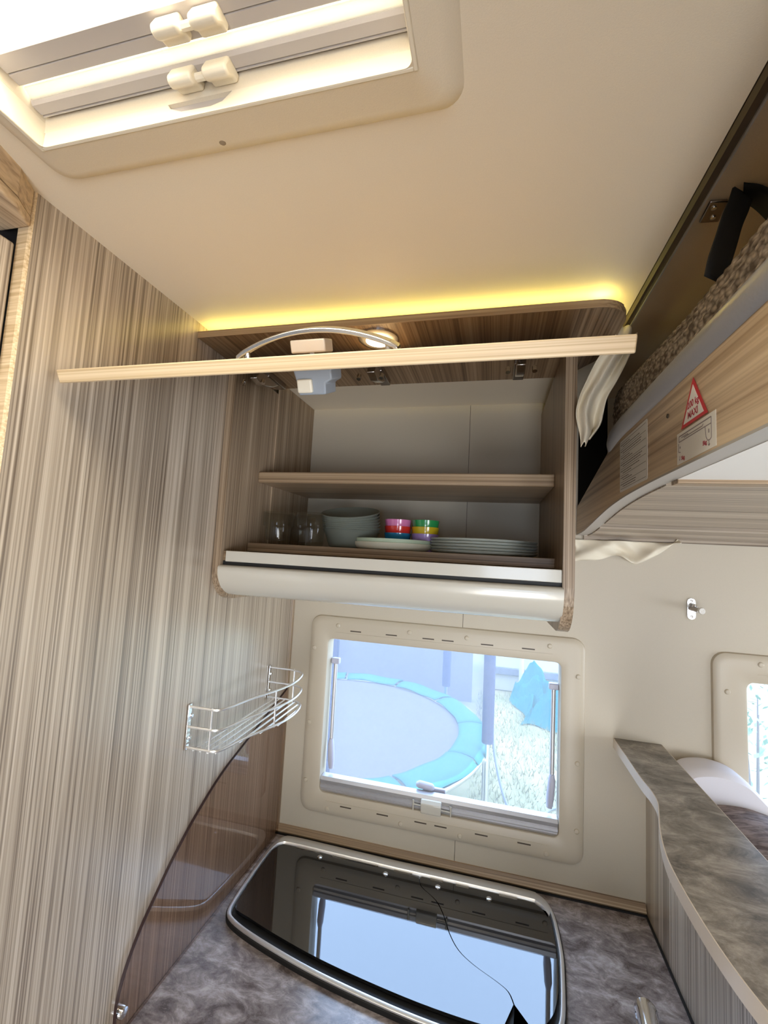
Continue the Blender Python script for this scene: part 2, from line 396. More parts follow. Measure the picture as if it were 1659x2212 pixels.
# strip where the wall meets the worktop
bb = thing('baseboard_back', (-0.1, YB, ZK), kind='structure', label='ash strip and black seal behind the worktop')
MB().prism([(YB, ZK+.003), (YB-.010, ZK+.003), (YB-.012, ZK+.008), (YB-.004, ZK+.022), (YB, ZK+.022)], XL, 0.3635, 'yz').build('strip', 'wood_dark_x', bb)
MB().box(XL, 0.3635, YB-.014, YB, ZK, ZK+.004).build('seal', 'black', bb)

# ------------------------------------------------------------------ windows
def window(name, fx0, fx1, ox0, ox1, label, caps, slots, full):
    fz0, fz1, oz0, oz1 = 0.945, 1.4735, 1.002, 1.4105
    w = thing(name, ((fx0+fx1)/2, YB, fz0), kind='structure', label=label)
    n = 6
    loops = []
    for d, y in ((0.0, YB), (0.002, YB-.006), (0.008, YB-.0095), (0.016, YB-.0105)):
        loops.append([(p[0], y, p[1]) for p in rrect(fx0+d, fx1-d, fz0+d, fz1-d, 0.030-d*.6, n)])
    for d, y in ((0.004, YB-.0105), (0.001, YB-.009), (0.0, YB-.006), (0.0, YB+.034)):
        loops.append([(p[0], y, p[1]) for p in rrect(ox0-d, ox1+d, oz0-d, oz1+d, 0.014+d, n)])
    MB().loft(loops, cap=False).build('frame', 'plastic_frame', w, smooth=True)
    # faint raised ribs above and below the opening
    for zz in (1.430, 0.982):
        MB().box(ox0+.02, ox1-.02, YB-.0113, YB-.010, zz-.0005, zz+.0005).build('rib', 'plastic_frame', w)
    capd = MB().xf(Matrix.Identity(4))
    first = None
    for cx, cz in caps:
        if first is None:
            cm = MB(); k = 14
            cm.loft([[(cx+r*math.cos(2*PI*i/k), YB+yy, cz+r*math.sin(2*PI*i/k)) for i in range(k)] for r, yy in ((.0060, -.0104), (.0060, -.0116), (.0048, -.0128), (.003, -.0131))])
            first = cm.build('screw_cap', 'plastic_frame', w, smooth=True); off = first.location - Vector((cx, 0, cz))
        else:
            o = first.copy(); COL.objects.link(o); o.parent = w; o.location = off+Vector((cx, 0, cz))
    first = None
    for cx, cz in slots:
        if first is None:
            first = MB().box(cx-.0155, cx+.0155, YB-.0112, YB-.009, cz-.0014, cz+.0014).build('vent_slot', 'dark', w); off = first.location-Vector((cx, 0, cz))
        else:
            o = first.copy(); COL.objects.link(o); o.parent = w; o.location = off+Vector((cx, 0, cz))
    # outer acrylic pane, gently bowed
    def pane(u, v):
        x = ox0-.03+(ox1-ox0+.06)*u; z = oz0-.03+(oz1-oz0+.06)*v
        return (x, YB+.045+.012*(1-(2*u-1)**2)*(1-(2*v-1)**2), z)
    MB().grid(pane, 14, 8).build('pane', 'pane', w, smooth=True, solid=0.003)
    if not full: return w
    # blind cassette rail at the foot of the opening
    z0, z1 = 1.003, 1.040
    rail = MB().prism([(YB-.004, z0), (YB-.006, z0+.005), (YB-.003, z0+.007), (YB-.007, z0+.011), (YB-.007, z0+.017), (YB-.003, z0+.019), (YB-.006, z0+.022), (YB-.008, z0+.030), (YB-.002, z1), (YB+.020, z1), (YB+.020, z0)], ox0+.001, ox1-.001, 'yz').build('blind_rail', 'alu', w)
    # handle of the blind on the rail
    hx = -0.132
    h = MB().prism([(YB-.010, 1.001), (YB-.018, 1.002), (YB-.021, 1.012), (YB-.020, 1.026), (YB-.012, 1.034), (YB-.008, 1.034), (YB-.006, 1.001)], hx-.026, hx+.026, 'yz').build('blind_handle', 'white_gloss', w, bevel=0.002, label='white pull handle of the blind')
    MB().tube([(hx-.046, YB-.012, 1.018), (hx+.050, YB-.012, 1.014)], 0.0018, 6).build('handle_bar', 'white_gloss', h)
    for xx in (hx-.046, hx+.050):
        MB().tube([(xx, YB-.012, 1.004), (xx, YB-.012, 1.024), (xx, YB-.011, 1.028)], [.0022, .0024, .0036], 8).build('handle_peg', 'white_gloss', h, smooth=True)
    # stays of the outward-opening window and its lock lever
    for sx, dx in ((ox0+.014, 0.004), (ox1-.012, -0.004)):
        st = MB().tube([(sx, YB+.026, 1.345), (sx+dx*.2, YB+.026, 1.12)], 0.0058, 10).build('stay_arm', 'alu', w, smooth=True)
        MB().box(sx-.012, sx+.012, YB+.018, YB+.034, 1.336, 1.352).build('stay_pivot', 'stay', st, bevel=0.003)
        MB().tube([(sx+dx*.2, YB+.024, 1.13), (sx+dx*.3, YB+.023, 1.115), (sx+dx, YB+.023, 1.075), (sx+dx*1.4, YB+.023, 1.052)], [.006, .009, .0095, .007], 10).build('stay_grip', 'stay', st, smooth=True)
    lk = MB().tube([(-0.176, YB+.028, 1.048), (-0.170, YB+.026, 1.050), (-0.136, YB+.026, 1.047), (-0.131, YB+.028, 1.046)], [.006, .0095, .0095, .006], 10).build('lock_lever', 'stay', w, smooth=True)
    MB().box(-0.160, -0.100, YB+.026, YB+.036, 1.032, 1.046).build('lock_base', 'stay', lk, bevel=0.002)
    return w
c1 = [(x, z) for z in (1.449, 0.962) for x in (-0.412, -0.209, -0.057, 0.1475)]+[(x, z) for x in (-0.479, 0.2145) for z in (1.382, 1.179, 1.026)]
s1 = [(x, z) for z in (1.437, 0.975) for x in (-0.360, -0.2585, -0.1575, -0.106, -0.005, 0.0965)]
window('window_1', -0.4945, 0.2315, -0.4385, 0.1745, 'beige framed kitchen window above the hob', c1, s1, True)
c2 = [(0.595+k*.203, 1.453) for k in range(4)]+[(0.529, z) for z in (1.386, 1.179, 1.026)]
window('window_2', 0.5005, 1.30, 0.5685, 1.24, 'beige framed dinette window at the right edge', c2, [], False)

# ================================================================== roof hatch
rh = thing('roof_hatch', (-0.27, 0.12, ZC-.016), 'cream plastic roof hatch with parked blinds at top left', 'roof hatch')
pan0 = rrect(-0.502, -0.036, -0.125, 0.3735, 0.022, 6); pan1 = rrect(-0.494, -0.044, -0.117, 0.3655, 0.018, 6)
lip = rrect(HX0, HX1, HY0, HY1, 0.008, 6)
lip2 = rrect(HX0+.005, HX1-.005, HY0+.005, HY1-.005, 0.006, 6)
MB().loft([[(x, y, ZC) for x, y in pan0], [(x, y, ZC-.008) for x, y in pan1], [(x, y, ZC-.011) for x, y in rrect(-.485, -.053, -.108, .356, .016, 6)], [(x, y, 2.0620) for x, y in rrect(HX0-.003, HX1+.003, HY0-.003, HY1+.003, .009, 6)], [(x, y, 2.061) for x, y in lip]], cap=False).build('surround', 'ceiling', rh, smooth=True)
# inner rim: three plain walls and the far one with a notch for the blind clip
MB().prism([(HX0, 2.061), (HX1, 2.061), (HX1-.002, 2.090), (-.243, 2.092), (-.247, 2.078), (-.256, 2.070), (-.268, 2.0675), (-.300, 2.0685), (-.313, 2.074), (-.324, 2.0915), (HX0+.002, 2.090)], HY1, HY1+.004, 'xz').build('rim_far', 'plastic', rh, bevel=0.001)
MB().box(HX0-.004, HX0+.0005, HY0, HY1+.004, 2.061, 2.090).build('rim_side', 'plastic', rh, bevel=0.001)
MB().box(HX1-.0005, HX1+.004, HY0, HY1+.004, 2.061, 2.090).build('rim_side', 'plastic', rh, bevel=0.001)
MB().box(HX0, HX1, HY0-.004, HY0, 2.061, 2.090).build('rim_near', 'plastic', rh)
MB().box(-.335, -.232, HY1+.004, HY1+.016, 2.0685, 2.094).build('notch_pocket', 'plastic_grey', rh)
# shaft and dome above
MB().ring(rrect(HX0-.016, HX1+.016, HY0-.016, HY1+.022, .01, 4), rrect(HX0-.004, HX1+.004, HY0-.004, HY1+.004, .008, 4), 2.090, 2.205, 'xy').build('shaft', 'plastic', rh)
def domefn(u, v):
    return (HX0-.02+(HX1-HX0+.04)*u, HY0-.02+(HY1-HY0+.045)*v, 2.206+.035*(1-(2*u-1)**4)*(1-(2*v-1)**4))
MB().grid(domefn, 12, 12).build('dome', 'dome', rh, smooth=True, solid=.003)
MB().lathe([(.016, .0), (.016, -.008), (.012, -.02), (.006, -.026)], (-.412, .297, 2.195), 16).build('dome_knob', 'plastic', rh, smooth=True)
MB().box(HX0+.003, HX0+.013, HY0+.03, HY1-.03, 2.125, 2.129).build('guide_rail', 'plastic', rh)
MB().box(HX1-.013, HX1-.003, HY0+.03, HY1-.03, 2.125, 2.129).build('guide_rail', 'plastic', rh)
MB().box(HX0+.0005, HX0+.004, HY0+.02, HY1-.06, 2.140, 2.158).build('light_strip', emit('hatch_led', (1.0, .93, .78, 1), 5.0), rh, label='lit white strip inside the hatch')
def railbar(y0, y1, z, label, cx, mid):
    r = MB().prism([(y0, z+.003), (y0+.002, z), (mid-.0008, z), (mid, z+.0025), (mid+.0008, z), (y1-.003, z), (y1, z+.004), (y1, z+.014), (y0, z+.014)], HX0+.003, HX1-.003, 'yz').build('blind_bar', 'plastic_grey', rh, label=label)
    k = MB().tube([(cx-.026, (y0+y1)/2-.003, z-.008), (cx+.030, (y0+y1)/2-.003, z-.008)], .0035, 8).build('clip_axle', 'plastic', r, smooth=True)
    for s in (-1, 1):
        x0 = cx+s*.018+.002
        yc = (y0+y1)/2
        MB().prism([(yc-.013, z-.012), (yc-.010, z-.0165), (yc-.004, z-.0165), (yc+.002, z-.010), (yc+.009, z-.008), (yc+.010, z+.001), (yc-.008, z+.001)], x0-.0125, x0+.0125, 'yz').build('clip_tab', 'plastic', r, bevel=.0025, seg=3)
    return r
railbar(.301, .3185, 2.0915, 'lower grey bar of the insect screen', -.272, .3135)
railbar(.262, .2925, 2.0985, 'upper grey bar of the roller blind', -.262, .279)
MB().prism([(.2925, 2.099), (.301, 2.095), (.301, 2.097), (.2925, 2.101)], HX0+.005, HX1-.005, 'yz').build('pleat_strip', 'blindcloth', rh)
MB().lathe([(.004, 0), (.0036, -.0008), (.0022, -.0012)], (-.279, .354, ZC-.0105), 12).build('screw_recess', plain('shaded_plug', lin(150, 132, 108), .6), rh)
# ------------------------------------------------------------------ overhead locker corner at the far left
lk_ = thing('overhead_locker', (-.62, .28, 2.03), 'small ash overhead locker corner at upper left above the jamb', 'locker')
pl = [(-.5568, .3765), (-.549, .363), (-.539, .348), (-.531, .320), (-.528, .26), (-.528, .05), (-.75, .05), (-.75, .3765)]
MB().prism(pl, 2.044, ZC).build('fascia', 'wood_y', lk_)
pl2 = [(p[0]+.0012 if p[0] > -.7 else p[0], p[1]) for p in pl]
MB().prism(pl2, 2.030, 2.043).build('bottom_board', 'wood_y', lk_, bevel=.002)

# ================================================================== overhead kitchen cabinet
XI0, XI1, XO1, YC = -0.538, 0.117, 0.136, 0.797
ca = thing('overhead_cabinet', ((XL+XO1)/2, 1.0, 1.535), 'ash overhead kitchen cabinet with its flap door lifted open', 'cabinet')
def sideprof(bot, r):
    pts = [(YB, 2.0465), (YC, 2.0465)]
    pts += [(YC, bot+r*1.1)]+[(YC+r-r*math.cos(PI/2*k/8), bot+r*1.1-r*1.1*math.sin(PI/2*k/8)) for k in range(1, 9)]
    pts += [(YB, bot-.004)]
    return pts
MB().prism(sideprof(1.545, .06), XL+.0003, XI0, 'yz').build('side_panel', 'wood_dark', ca, bevel=.0012)
MB().prism(sideprof(1.535, .075), XI1, XO1, 'yz').build('side_panel', 'wood_dark', ca, bevel=.0012)
for xa, xb_, bt, rr in ((XL+.0003, XI0, 1.545, .06), (XI1, XO1, 1.535, .075)):
    q = sideprof(bt, rr)[1:]
    MB().loft([[(xa, p[0]-.0006, p[1]-.0006), (xb_, p[0]-.0006, p[1]-.0006), (xb_, p[0]+.0006, p[1]+.0006), (xa, p[0]+.0006, p[1]+.0006)] for p in q]).build('edge_band', 'wood_dark', ca)
# thin liner just inside the left panel, towards the rear
MB().box(XI0, XI0+.004, .982, YB, 1.667, ZC-.001).build('liner', 'wood_dark', ca)
# top board with the rounded right front corner
R = .05; XE, YE = .196, .689
tp = [(XL+.0004, YE), (XE-R, YE)]+[(XE-R+R*math.sin(PI/2*k/10), YE+R-R*math.cos(PI/2*k/10)) for k in range(1, 11)]+[(XE, .86), (XO1, .955), (XL+.0004, .955)]
tb = MB().prism(tp, 2.0475, 2.0595).build('top_board', wood('ash_top_board', lin(168, 144, 114), lin(142, 116, 88), lin(104, 82, 60), 'Y', band=40, fine=220, wav=.003), ca, bevel=.001)
te = [(p[0], p[1]) for p in tp[:-2]]
MB().loft([[(p[0]-.0, p[1]-.0012, 2.0472), (p[0], p[1]+.0006, 2.0472), (p[0], p[1]+.0006, 2.0598), (p[0], p[1]-.0012, 2.0598)] for p in te[:8]]).build('edge_band', wood('ash_top_edge', lin(168, 144, 114), lin(142, 116, 88), lin(110, 88, 66), 'X'), ca)
# led strip along the front edge on top of the board
ls = spline([(XL+.002, YE+.016, 2.0605), (XL+.2, YE+.016, 2.0605), (XE-R-.03, YE+.016, 2.0605), (XE-R, YE+.016, 2.0605), (XE-.028, YE+.026, 2.0605), (XE-.016, YE+.05, 2.0605), (XE-.016, .82, 2.0605)], 5)
MB().loft([[(p[0], p[1], 2.0597), (p[0]+.0015, p[1]+.004, 2.0597), (p[0]+.0015, p[1]+.004, 2.0622), (p[0], p[1], 2.0622)] for p in ls]).build('led_strip', 'led', ca, label='glowing yellow light strip on top of the cabinet')
# recessed spot under the top board
sp = MB().lathe([(.028, -.0005), (.037, 0), (.037, -.003), (.033, -.006), (.028, -.006)], (-.212, .737, 2.0475), 28).build('spot_ring', 'steel', ca, smooth=True)
MB().lathe([(.028, -.001), (.0275, -.005), (.02, -.0066), (.004, -.007)], (-.212, .737, 2.0475), 24).build('spot_lens', 'lamp', sp, smooth=True)
# shelf, floor board, fascia strip, gap, bullnose
MB().box(XI0, XI1, .917, YB, 1.8075, 1.8335).build('shelf', 'wood_dark_x', ca, bevel=.002)
MB().box(XI0, XI1, .893, YB, 1.6465, 1.6655).build('floor_board', 'wood_dark_x', ca, bevel=.001)
MB().box(XI0, XI1, .806, YB, 1.600, 1.6455).build('carcass', 'wood_dark_x', ca)
MB().box(XI0+.009, XI1-.0005, .799, .806, 1.6245, 1.6465).build('fascia_strip', 'white_gloss', ca, bevel=.001)
MB().box(XI0+.002, XI1, .803, .808, 1.614, 1.626).build('shadow_gap', 'black', ca)
bn = [(.806, 1.6175), (.799, 1.6175), (.792, 1.615)]
bn += [(.790+(.062)*(1-math.cos(t*PI/2)), 1.612-.059*math.sin(t*PI/2)) for t in [k/12 for k in range(13)]]
bn += [(.93, 1.551), (.93, 1.556), (.852, 1.558), (.806, 1.60)]
MB().prism(bn, XI0-.001, XI1+.002, 'yz').build('bullnose', 'white_gloss', ca, smooth=True)
MB().box(XI0, XI1, .92, YB, 1.545, 1.553).build('underside', 'white_paint', ca)
# flap door: local frame along the slope
TH = math.atan(.474); DY, DZ = .421, 1.8595
U = Vector((0, math.cos(TH), math.sin(TH))); NN = Vector((0, -math.sin(TH), math.cos(TH)))
DM = Matrix(((1, 0, 0, 0), (0, U.y, NN.y, DY), (0, U.z, NN.z, DZ), (0, 0, 0, 1)))   # x, along slope, normal
dl = .412
door = MB().box(-.541, .1215, 0, dl, -.0083, .0083).xf(DM).build('flap_door', 'wood_edge', ca, bevel=.0015)
hc = -.226; hl = .109
arc = [(hc-hl+2*hl*k/24, .09, .0083+.003+.027*math.sin(PI*k/24)**0.8) for k in range(25)]
hb = MB()
hb.loft([[(p[0], .082, p[2]-.0045), (p[0], .082, p[2]+.002), (p[0], .104, p[2]+.0045), (p[0], .104, p[2]-.001)] for p in arc])
hd = hb.xf(DM).build('handle', 'steel', door, bevel=.0015, label='arched brushed steel handle')
h1 = MB(); h1.tube([(hc-hl+.013, .09, .006), (hc-hl+.013, .09, .020)], .004, 10); h1.xf(DM).build('handle_foot', 'steel', hd)
h2 = MB(); h2.tube([(hc+hl-.013, .09, .006), (hc+hl-.013, .09, .020)], .004, 10); h2.xf(DM).build('handle_foot', 'steel', hd)
MB().box(-.257, -.210, .085, .115, .0115, .0275).xf(DM).build('push_button', plain('button_plastic', lin(206, 190, 172), .3), door, bevel=.002, label='square push button of the lock')
MB().box(-.236, -.230, .097, .103, .007, .013).xf(DM).build('button_stem', 'chrome', door)
gp = plain('grey_lock_plastic', lin(150, 156, 164), .35)
lb = MB().prism([(-.255, -.0083), (-.203, -.0083), (-.203, -.022), (-.212, -.026), (-.213, -.040), (-.250, -.040), (-.252, -.022)], .080, .12, 'xz').xf(DM).build('lock_body', gp, door, bevel=.002)
MB().box(-.249, -.229, .074, .081, -.037, -.020).xf(DM).build('latch', 'plastic', lb, bevel=.002)
# concealed hinges between door and top board
def hinge(x):
    h = MB(); h.box(x-.011, x+.011, .845, .925, 2.033, 2.0465)
    o = h.build('hinge', 'hinge', ca, bevel=.002)
    a = MB(); a.prism([(.80, 2.012), (.83, 2.006), (.87, 2.018), (.90, 2.034), (.86, 2.040), (.81, 2.030)], x-.008, x+.008, 'yz'); a.build('hinge_arm', 'steel', o, bevel=.0015)
    b = MB(); b.box(-.03, .03, .30, .335, -.013, -.0083); b.xf(Matrix.Translation((x, 0, 0)) @ DM); b.build('hinge_cup', 'chrome', o, bevel=.002)
    for s in (-1, 1):
        k = MB(); k.tube([(x+s*.023, .803, 2.008), (x+s*.023, .799, 1.998)], .0045, 8); k.build('hinge_screw', 'chrome', o)
for x in (-.500, -.243, .042): hinge(x)

# ================================================================== crockery in the cabinet
ZF = 1.6655
def tumbler(x, y, label):
    t = MB(); n = 40
    prof = [(.0, .0), (.027, .0), (.0285, .003), (.031, .040), (.0345, .044), (.0365, .074), (.0358, .0755), (.0345, .074), (.0328, .044), (.029, .041), (.0265, .010), (.0, .008)]
    loops = []
    for r, z in prof:
        lp = []
        for k in range(n):
            a = 2*PI*k/n
            fl = 1-.045*abs(math.sin(a*5))*(1 if .002 < z < .041 and r > .0268 else 0)
            lp.append((x+max(r, .0005)*fl*math.cos(a), y+max(r, .0005)*fl*math.sin(a), ZF+z))
        loops.append(lp)
    t.loft(loops)
    return tag(t.build('glass_tumbler', 'glass', smooth=True), label, 'glass', 'faceted tumblers in the overhead cabinet')
tumbler(-.492, .945, 'faceted clear glass tumbler farthest left in the cabinet')
tumbler(-.402, .935, 'faceted clear glass tumbler beside the grey bowl stack')
tumbler(-.474, 1.035, 'clear tumbler half hidden behind the front pair of glasses')
bowlmat = plain('grey_green_melamine', lin(116, 121, 112), .4)
def bowl_mesh(mat):
    prof = [(.001, .0), (.047, .0), (.051, .003), (.056, .014), (.063, .034), (.0675, .040), (.0690, .041), (.0675, .0425), (.061, .036), (.053, .016), (.046, .006), (.001, .005)]
    b = MB(); b.lathe(prof, (0, 0, 0), 36)
    return b.build('bowl', mat, smooth=True, base=True)
BX, BY = -.322, .985
names = ['lowest', 'second from the bottom', 'third from the bottom', 'middle', 'fourth from the top', 'third from the top', 'second from the top']
b0 = None
z_ = ZF
for k in range(7):
    tilt = 0.0 if k == 0 else .046*k
    if b0 is None: b0 = bowl_mesh(bowlmat); o = b0
    else: o = b0.copy(); COL.objects.link(o)
    o.location = (BX, BY-.0010*k, ZF+.0072*k)
    o.rotation_euler = (tilt, 0, .3*k)
    o.rotation_mode = 'XYZ'
    o.rotation_euler = (tilt, 0, 0)
    tag(o, 'grey melamine bowl in the nested stack, '+names[k] if k < 6 else 'topmost grey melamine bowl of the nested stack', 'bowl', 'nested grey bowls')
def cup(x, y, z, c, label, name='small_cup'):
    m = MB(); m.lathe([(.001, 0), (.0235, 0), (.0255, .003), (.0310, .036), (.0315, .040), (.0303, .040), (.0290, .036), (.0240, .005), (.001, .003)], (x, y, z), 30)
    return tag(m.build(name, c, smooth=True), label, 'cup', 'coloured plastic cups')
def gloss(n, r, g, b): return plain(n, lin(r, g, b), .15, coat=.3)
cz = ZF+.026
for i, (col, nm) in enumerate(((('cup_blue', 40, 130, 178), 'blue plastic cup at the bottom of its stack'), (('cup_red', 216, 52, 44), 'red plastic cup between the blue and pink ones'), (('cup_pink', 226, 132, 186), 'pink plastic cup on top of the red one'))):
    cup(-.2155, 1.005, ZF+.0005+.0155*i+.0, gloss(*col), nm)
for i, (col, nm) in enumerate(((('cup_violet', 164, 138, 196), 'violet plastic cup at the bottom of its stack'), (('cup_yellow', 204, 178, 36), 'yellow plastic cup between the violet and green ones'), (('cup_green', 44, 148, 82), 'green plastic cup on top of the yellow one'))):
    cup(-.150, 1.0, ZF+.0005+.0155*i+.0, gloss(*col), nm)
def plate(x, y, z, r, mat, label, h=.010, group=None):
    m = MB(); m.lathe([(.001, 0), (r*.84, 0), (r*.92, h*.12), (r*.98, h*.5), (r, h*.92), (r*.992, h), (r*.975, h*.95), (r*.93, h*.45), (r*.84, .0032), (.001, .003)], (x, y, z), 56)
    return tag(m.build('plate', mat, smooth=True), label, 'plate', group)
cream = plain('cream_melamine', lin(222, 218, 196), .35); mint = plain('mint_melamine', lin(196, 212, 186), .35)
plate(-.224, .995, ZF+.0002, .0945, cream, 'cream melamine plate under the pale mint one', .016, 'pale plates')
plate(-.224, .995, ZF+.0085, .0925, mint, 'pale mint melamine plate on top of the cream one', .016, 'pale plates')
greyp = plain('grey_plate_melamine', lin(184, 188, 178), .3)
for k, nm in enumerate(('lowest', 'second lowest', 'middle', 'second highest', 'topmost')):
    plate(-.024, 1.025, ZF+.0002+.0062*k, .122, greyp, nm+' grey plate of the flat stack at the cabinet right', .0078, 'grey dinner plates')

# ================================================================== wire basket on the partition
wbk = thing('wire_basket', (XL, .92, 1.262), 'chrome wire spice basket hung on the ash partition', 'basket')
def ringpts(z):
    return spline([(XL+.003, .764, z), (-.512, .7645, z), (-.496, .766, z), (-.486, .782, z), (-.474, .842, z), (-.447, .930, z), (-.440, .985, z), (-.446, 1.035, z), (-.460, 1.066, z), (-.485, 1.079, z), (-.52, 1.080, z), (XL+.003, 1.080, z)], 5)
for z, n_ in ((1.345, 'top_hoop'), (1.308, 'middle_hoop'), (1.270, 'bottom_hoop')):
    MB().tube(ringpts(z), .0026, 8).build(n_, 'wire', wbk, smooth=True)
rp_ = ringpts(1.27)
def yrange(x):
    ys = [rp_[i][1]+(rp_[i+1][1]-rp_[i][1])*((x-rp_[i][0])/(rp_[i+1][0]-rp_[i][0]+1e-9)) for i in range(len(rp_)-1) if (rp_[i][0]-x)*(rp_[i+1][0]-x) <= 0]
    return min(ys), max(ys)
for k in range(7):
    x = XL+.018+k*.0152
    a, b = yrange(x)
    MB().tube([(x, a-.002, 1.2675), (x, b+.002, 1.2675)], .0019, 6).build('base_wire', 'wire', wbk)
for (x, y) in ((-.506, .7645), (-.452, .918), (-.485, 1.079)):
    MB().tube([(x, y, 1.266), (x, y, 1.348)], .0020, 6).build('upright_wire', 'wire', wbk)
for y in (.764, 1.080):
    pl_ = MB().box(XL+.0008, XL+.0035, y-.005, y+.005, 1.266, 1.350).build('mount_plate', 'chrome', wbk, bevel=.001)
    for z in (1.286, 1.327):
        MB().loft([[(XL+xx, y+(.005)+r*math.cos(2*PI*i/10), z+r*math.sin(2*PI*i/10)) for i in range(10)] for r, xx in ((.0055, .001), (.0052, .004), (.003, .0058))]).build('screw_head', 'chrome', pl_, smooth=True)

# ================================================================== splashback
cv = spline([(1.185, 1.262), (1.09, 1.232), (.987, 1.200), (.905, 1.174), (.855, 1.152), (.799, 1.119), (.75, 1.082), (.714, 1.047), (.682, 1.014), (.661, .982), (.648, .952), (.643, .925), (.643, .9), (.643, ZK+.002)], 4)
sbk = thing('splashback', (XL+.004, .9, ZK), 'brown tinted clear splashback with a curved top on the partition', 'splashback')
MB().prism([(p[0], p[1]) for p in cv]+[(1.185, ZK+.002)], XL+.004, XL+.008, 'yz').build('tinted_sheet', 'tint', sbk)
ed = MB(); ed.loft([[(XL+.0035, p[0], p[1]), (XL+.0085, p[0], p[1]), (XL+.0085, p[0]-.0012, p[1]+.0012), (XL+.0035, p[0]-.0012, p[1]+.0012)] for p in cv])
ed.build('sheet_edge', plain('dark_plum_edge', lin(48, 30, 30), .3), sbk)
MB().loft([[(XL+xx, .652+r*math.cos(2*PI*i/16), .914+r*math.sin(2*PI*i/16)) for i in range(16)] for r, xx in ((.0085, .0), (.0085, .012), (.0075, .0145), (.004, .0155))]).build('fixing_stud', 'chrome', sbk, smooth=True)

# ================================================================== worktop, hob, tap
kt = thing('worktop', (-.1, .9, .845), 'dark mottled stone laminate kitchen worktop', 'worktop')
MB().box(XL+.0005, .3635, .60, YB-.0005, .845, ZK).build('top', 'worktop', kt, bevel=.002)
MB().box(.3605, .3645, .60, YB-.002, ZK-.001, ZK+.0035).build('side_seal', 'black', kt)
kc = thing('base_cabinet', (-.1, .92, 0), 'ash kitchen base cabinet below the worktop', 'cabinet')
MB().box(XL+.001, .36, .64, YB-.001, .0, .8445).build('body', 'wood_x', kc)
hob = thing('hob', (-.18, 1.0, ZK), 'black glass covered hob with a chrome rim', 'hob')
ho = spline([(-.206, 1.170), (-.36, 1.172), (-.49, 1.173), (-.520, 1.165), (-.534, 1.138), (-.5365, 1.071), (-.5335, .99), (-.529, .932), (-.523, .905), (-.506, .887), (-.461, .869), (-.382, .848), (-.299, .830), (-.2, .815), (-.098, .804), (0, .800), (.06, .806), (.105, .822), (.130, .848), (.146, .885), (.158, .97), (.162, 1.023), (.159, 1.105), (.147, 1.145), (.128, 1.165), (.10, 1.172), (-.056, 1.172), (-.206, 1.170)], 4)[:-1]
def inset(loop, d, yb=0.0, yf=0.0):
    # shrink a closed loop by d along its inward normals; yb pulls the rear edge further in
    n = len(loop); out = []
    cx = sum(p[0] for p in loop)/n; cy_ = sum(p[1] for p in loop)/n
    for i in range(n):
        a = Vector(loop[i-1][:2]); b = Vector(loop[(i+1) % n][:2]); t = (b-a).normalized(); nn = Vector((-t.y, t.x))
        if nn.dot(Vector((cx, cy_))-Vector(loop[i][:2])) < 0: nn = -nn
        p = Vector(loop[i][:2])+nn*d
        if p.y > 1.12: p.y -= yb
        p.y += yf*min(1, max(0, (.935-p.y)/.05))
        out.append((p.x, p.y))
    return out
L0 = [(p[0], p[1]) for p in ho]
def at(loop, z): return [(p[0], p[1], z) for p in loop]
MB().loft([at(inset(L0, -.001), ZK+.0003), at(inset(L0, -.0015), ZK+.009), at(inset(L0, .001), ZK+.0105)], cap=False).build('rubber_seal', 'black', hob, smooth=True)
MB().loft([at(inset(L0, .0005), ZK+.009), at(inset(L0, .001), ZK+.0125), at(inset(L0, .004), ZK+.0145), at(inset(L0, .008, .020), ZK+.0145), at(inset(L0, .010, .022), ZK+.010), at(inset(L0, .011, .022), ZK+.003)], cap=False).build('chrome_rim', 'rim', hob, smooth=True)
MB().loft([at(inset(L0, .010, .021), ZK+.0005), at(inset(L0, .010, .021), ZK+.0035)]).build('tray', 'black', hob)
# two lids of black glass divided by an S-shaped joint
G = inset(L0, .0125, .024, .020)
sj = spline([(-.148, 1.16), (-.146, 1.129), (-.137, 1.103), (-.100, 1.073), (-.078, 1.036), (-.062, .995), (-.041, .961), (-.011, .938), (.031, .917), (.052, .903), (.061, .882)], 4)
right_tip = (.085, .853); left_tip = (.045, .845)
def sideof(p):
    # x of the joint at this y
    for i in range(len(sj)-1):
        if (sj[i][1]-p[1])*(sj[i+1][1]-p[1]) <= 0:
            return sj[i][0]+(sj[i+1][0]-sj[i][0])*((sj[i][1]-p[1])/(sj[i][1]-sj[i+1][1]+1e-9))
    return .062
def joinlid(left):
    s = -1 if left else 1
    # order: walk outer loop, keep points on this side
    idx = [i for i, p in enumerate(G) if (p[0] < (left_tip[0] if p[1] < .9 else sideof(p))) == left]
    # rotate so the run is contiguous
    n = len(G); st = [i for i in idx if (i-1) % n not in idx][0]
    run = []; i = st
    while i in idx: run.append(G[i]); i = (i+1) % n
    joint = [(p[0]+s*.0011, p[1]) for p in sj if p[1] < max(q[1] for q in G)-.001]
    tip = left_tip if left else right_tip
    joint.append((tip[0]+s*.0005, tip[1]))
    if left: return run+joint[::-1]
    return run+joint
def fan(pts, z0, z1):
    bm = bmesh.new(); vs = [bm.verts.new((p[0], p[1], z1)) for p in pts]; f = bm.faces.new(vs)
    bmesh.ops.triangulate(bm, faces=[f]); bm.verts.index_update()
    tri = [[v.index for v in q.verts] for q in bm.faces]; bm.free()
    n = len(pts); m = MB()
    m.add([(p[0], p[1], z0) for p in pts]+[(p[0], p[1], z1) for p in pts], [tuple(t[::-1]) for t in tri]+[tuple(i+n for i in t) for t in tri]+[(i, (i+1) % n, n+(i+1) % n, n+i) for i in range(n)])
    return m
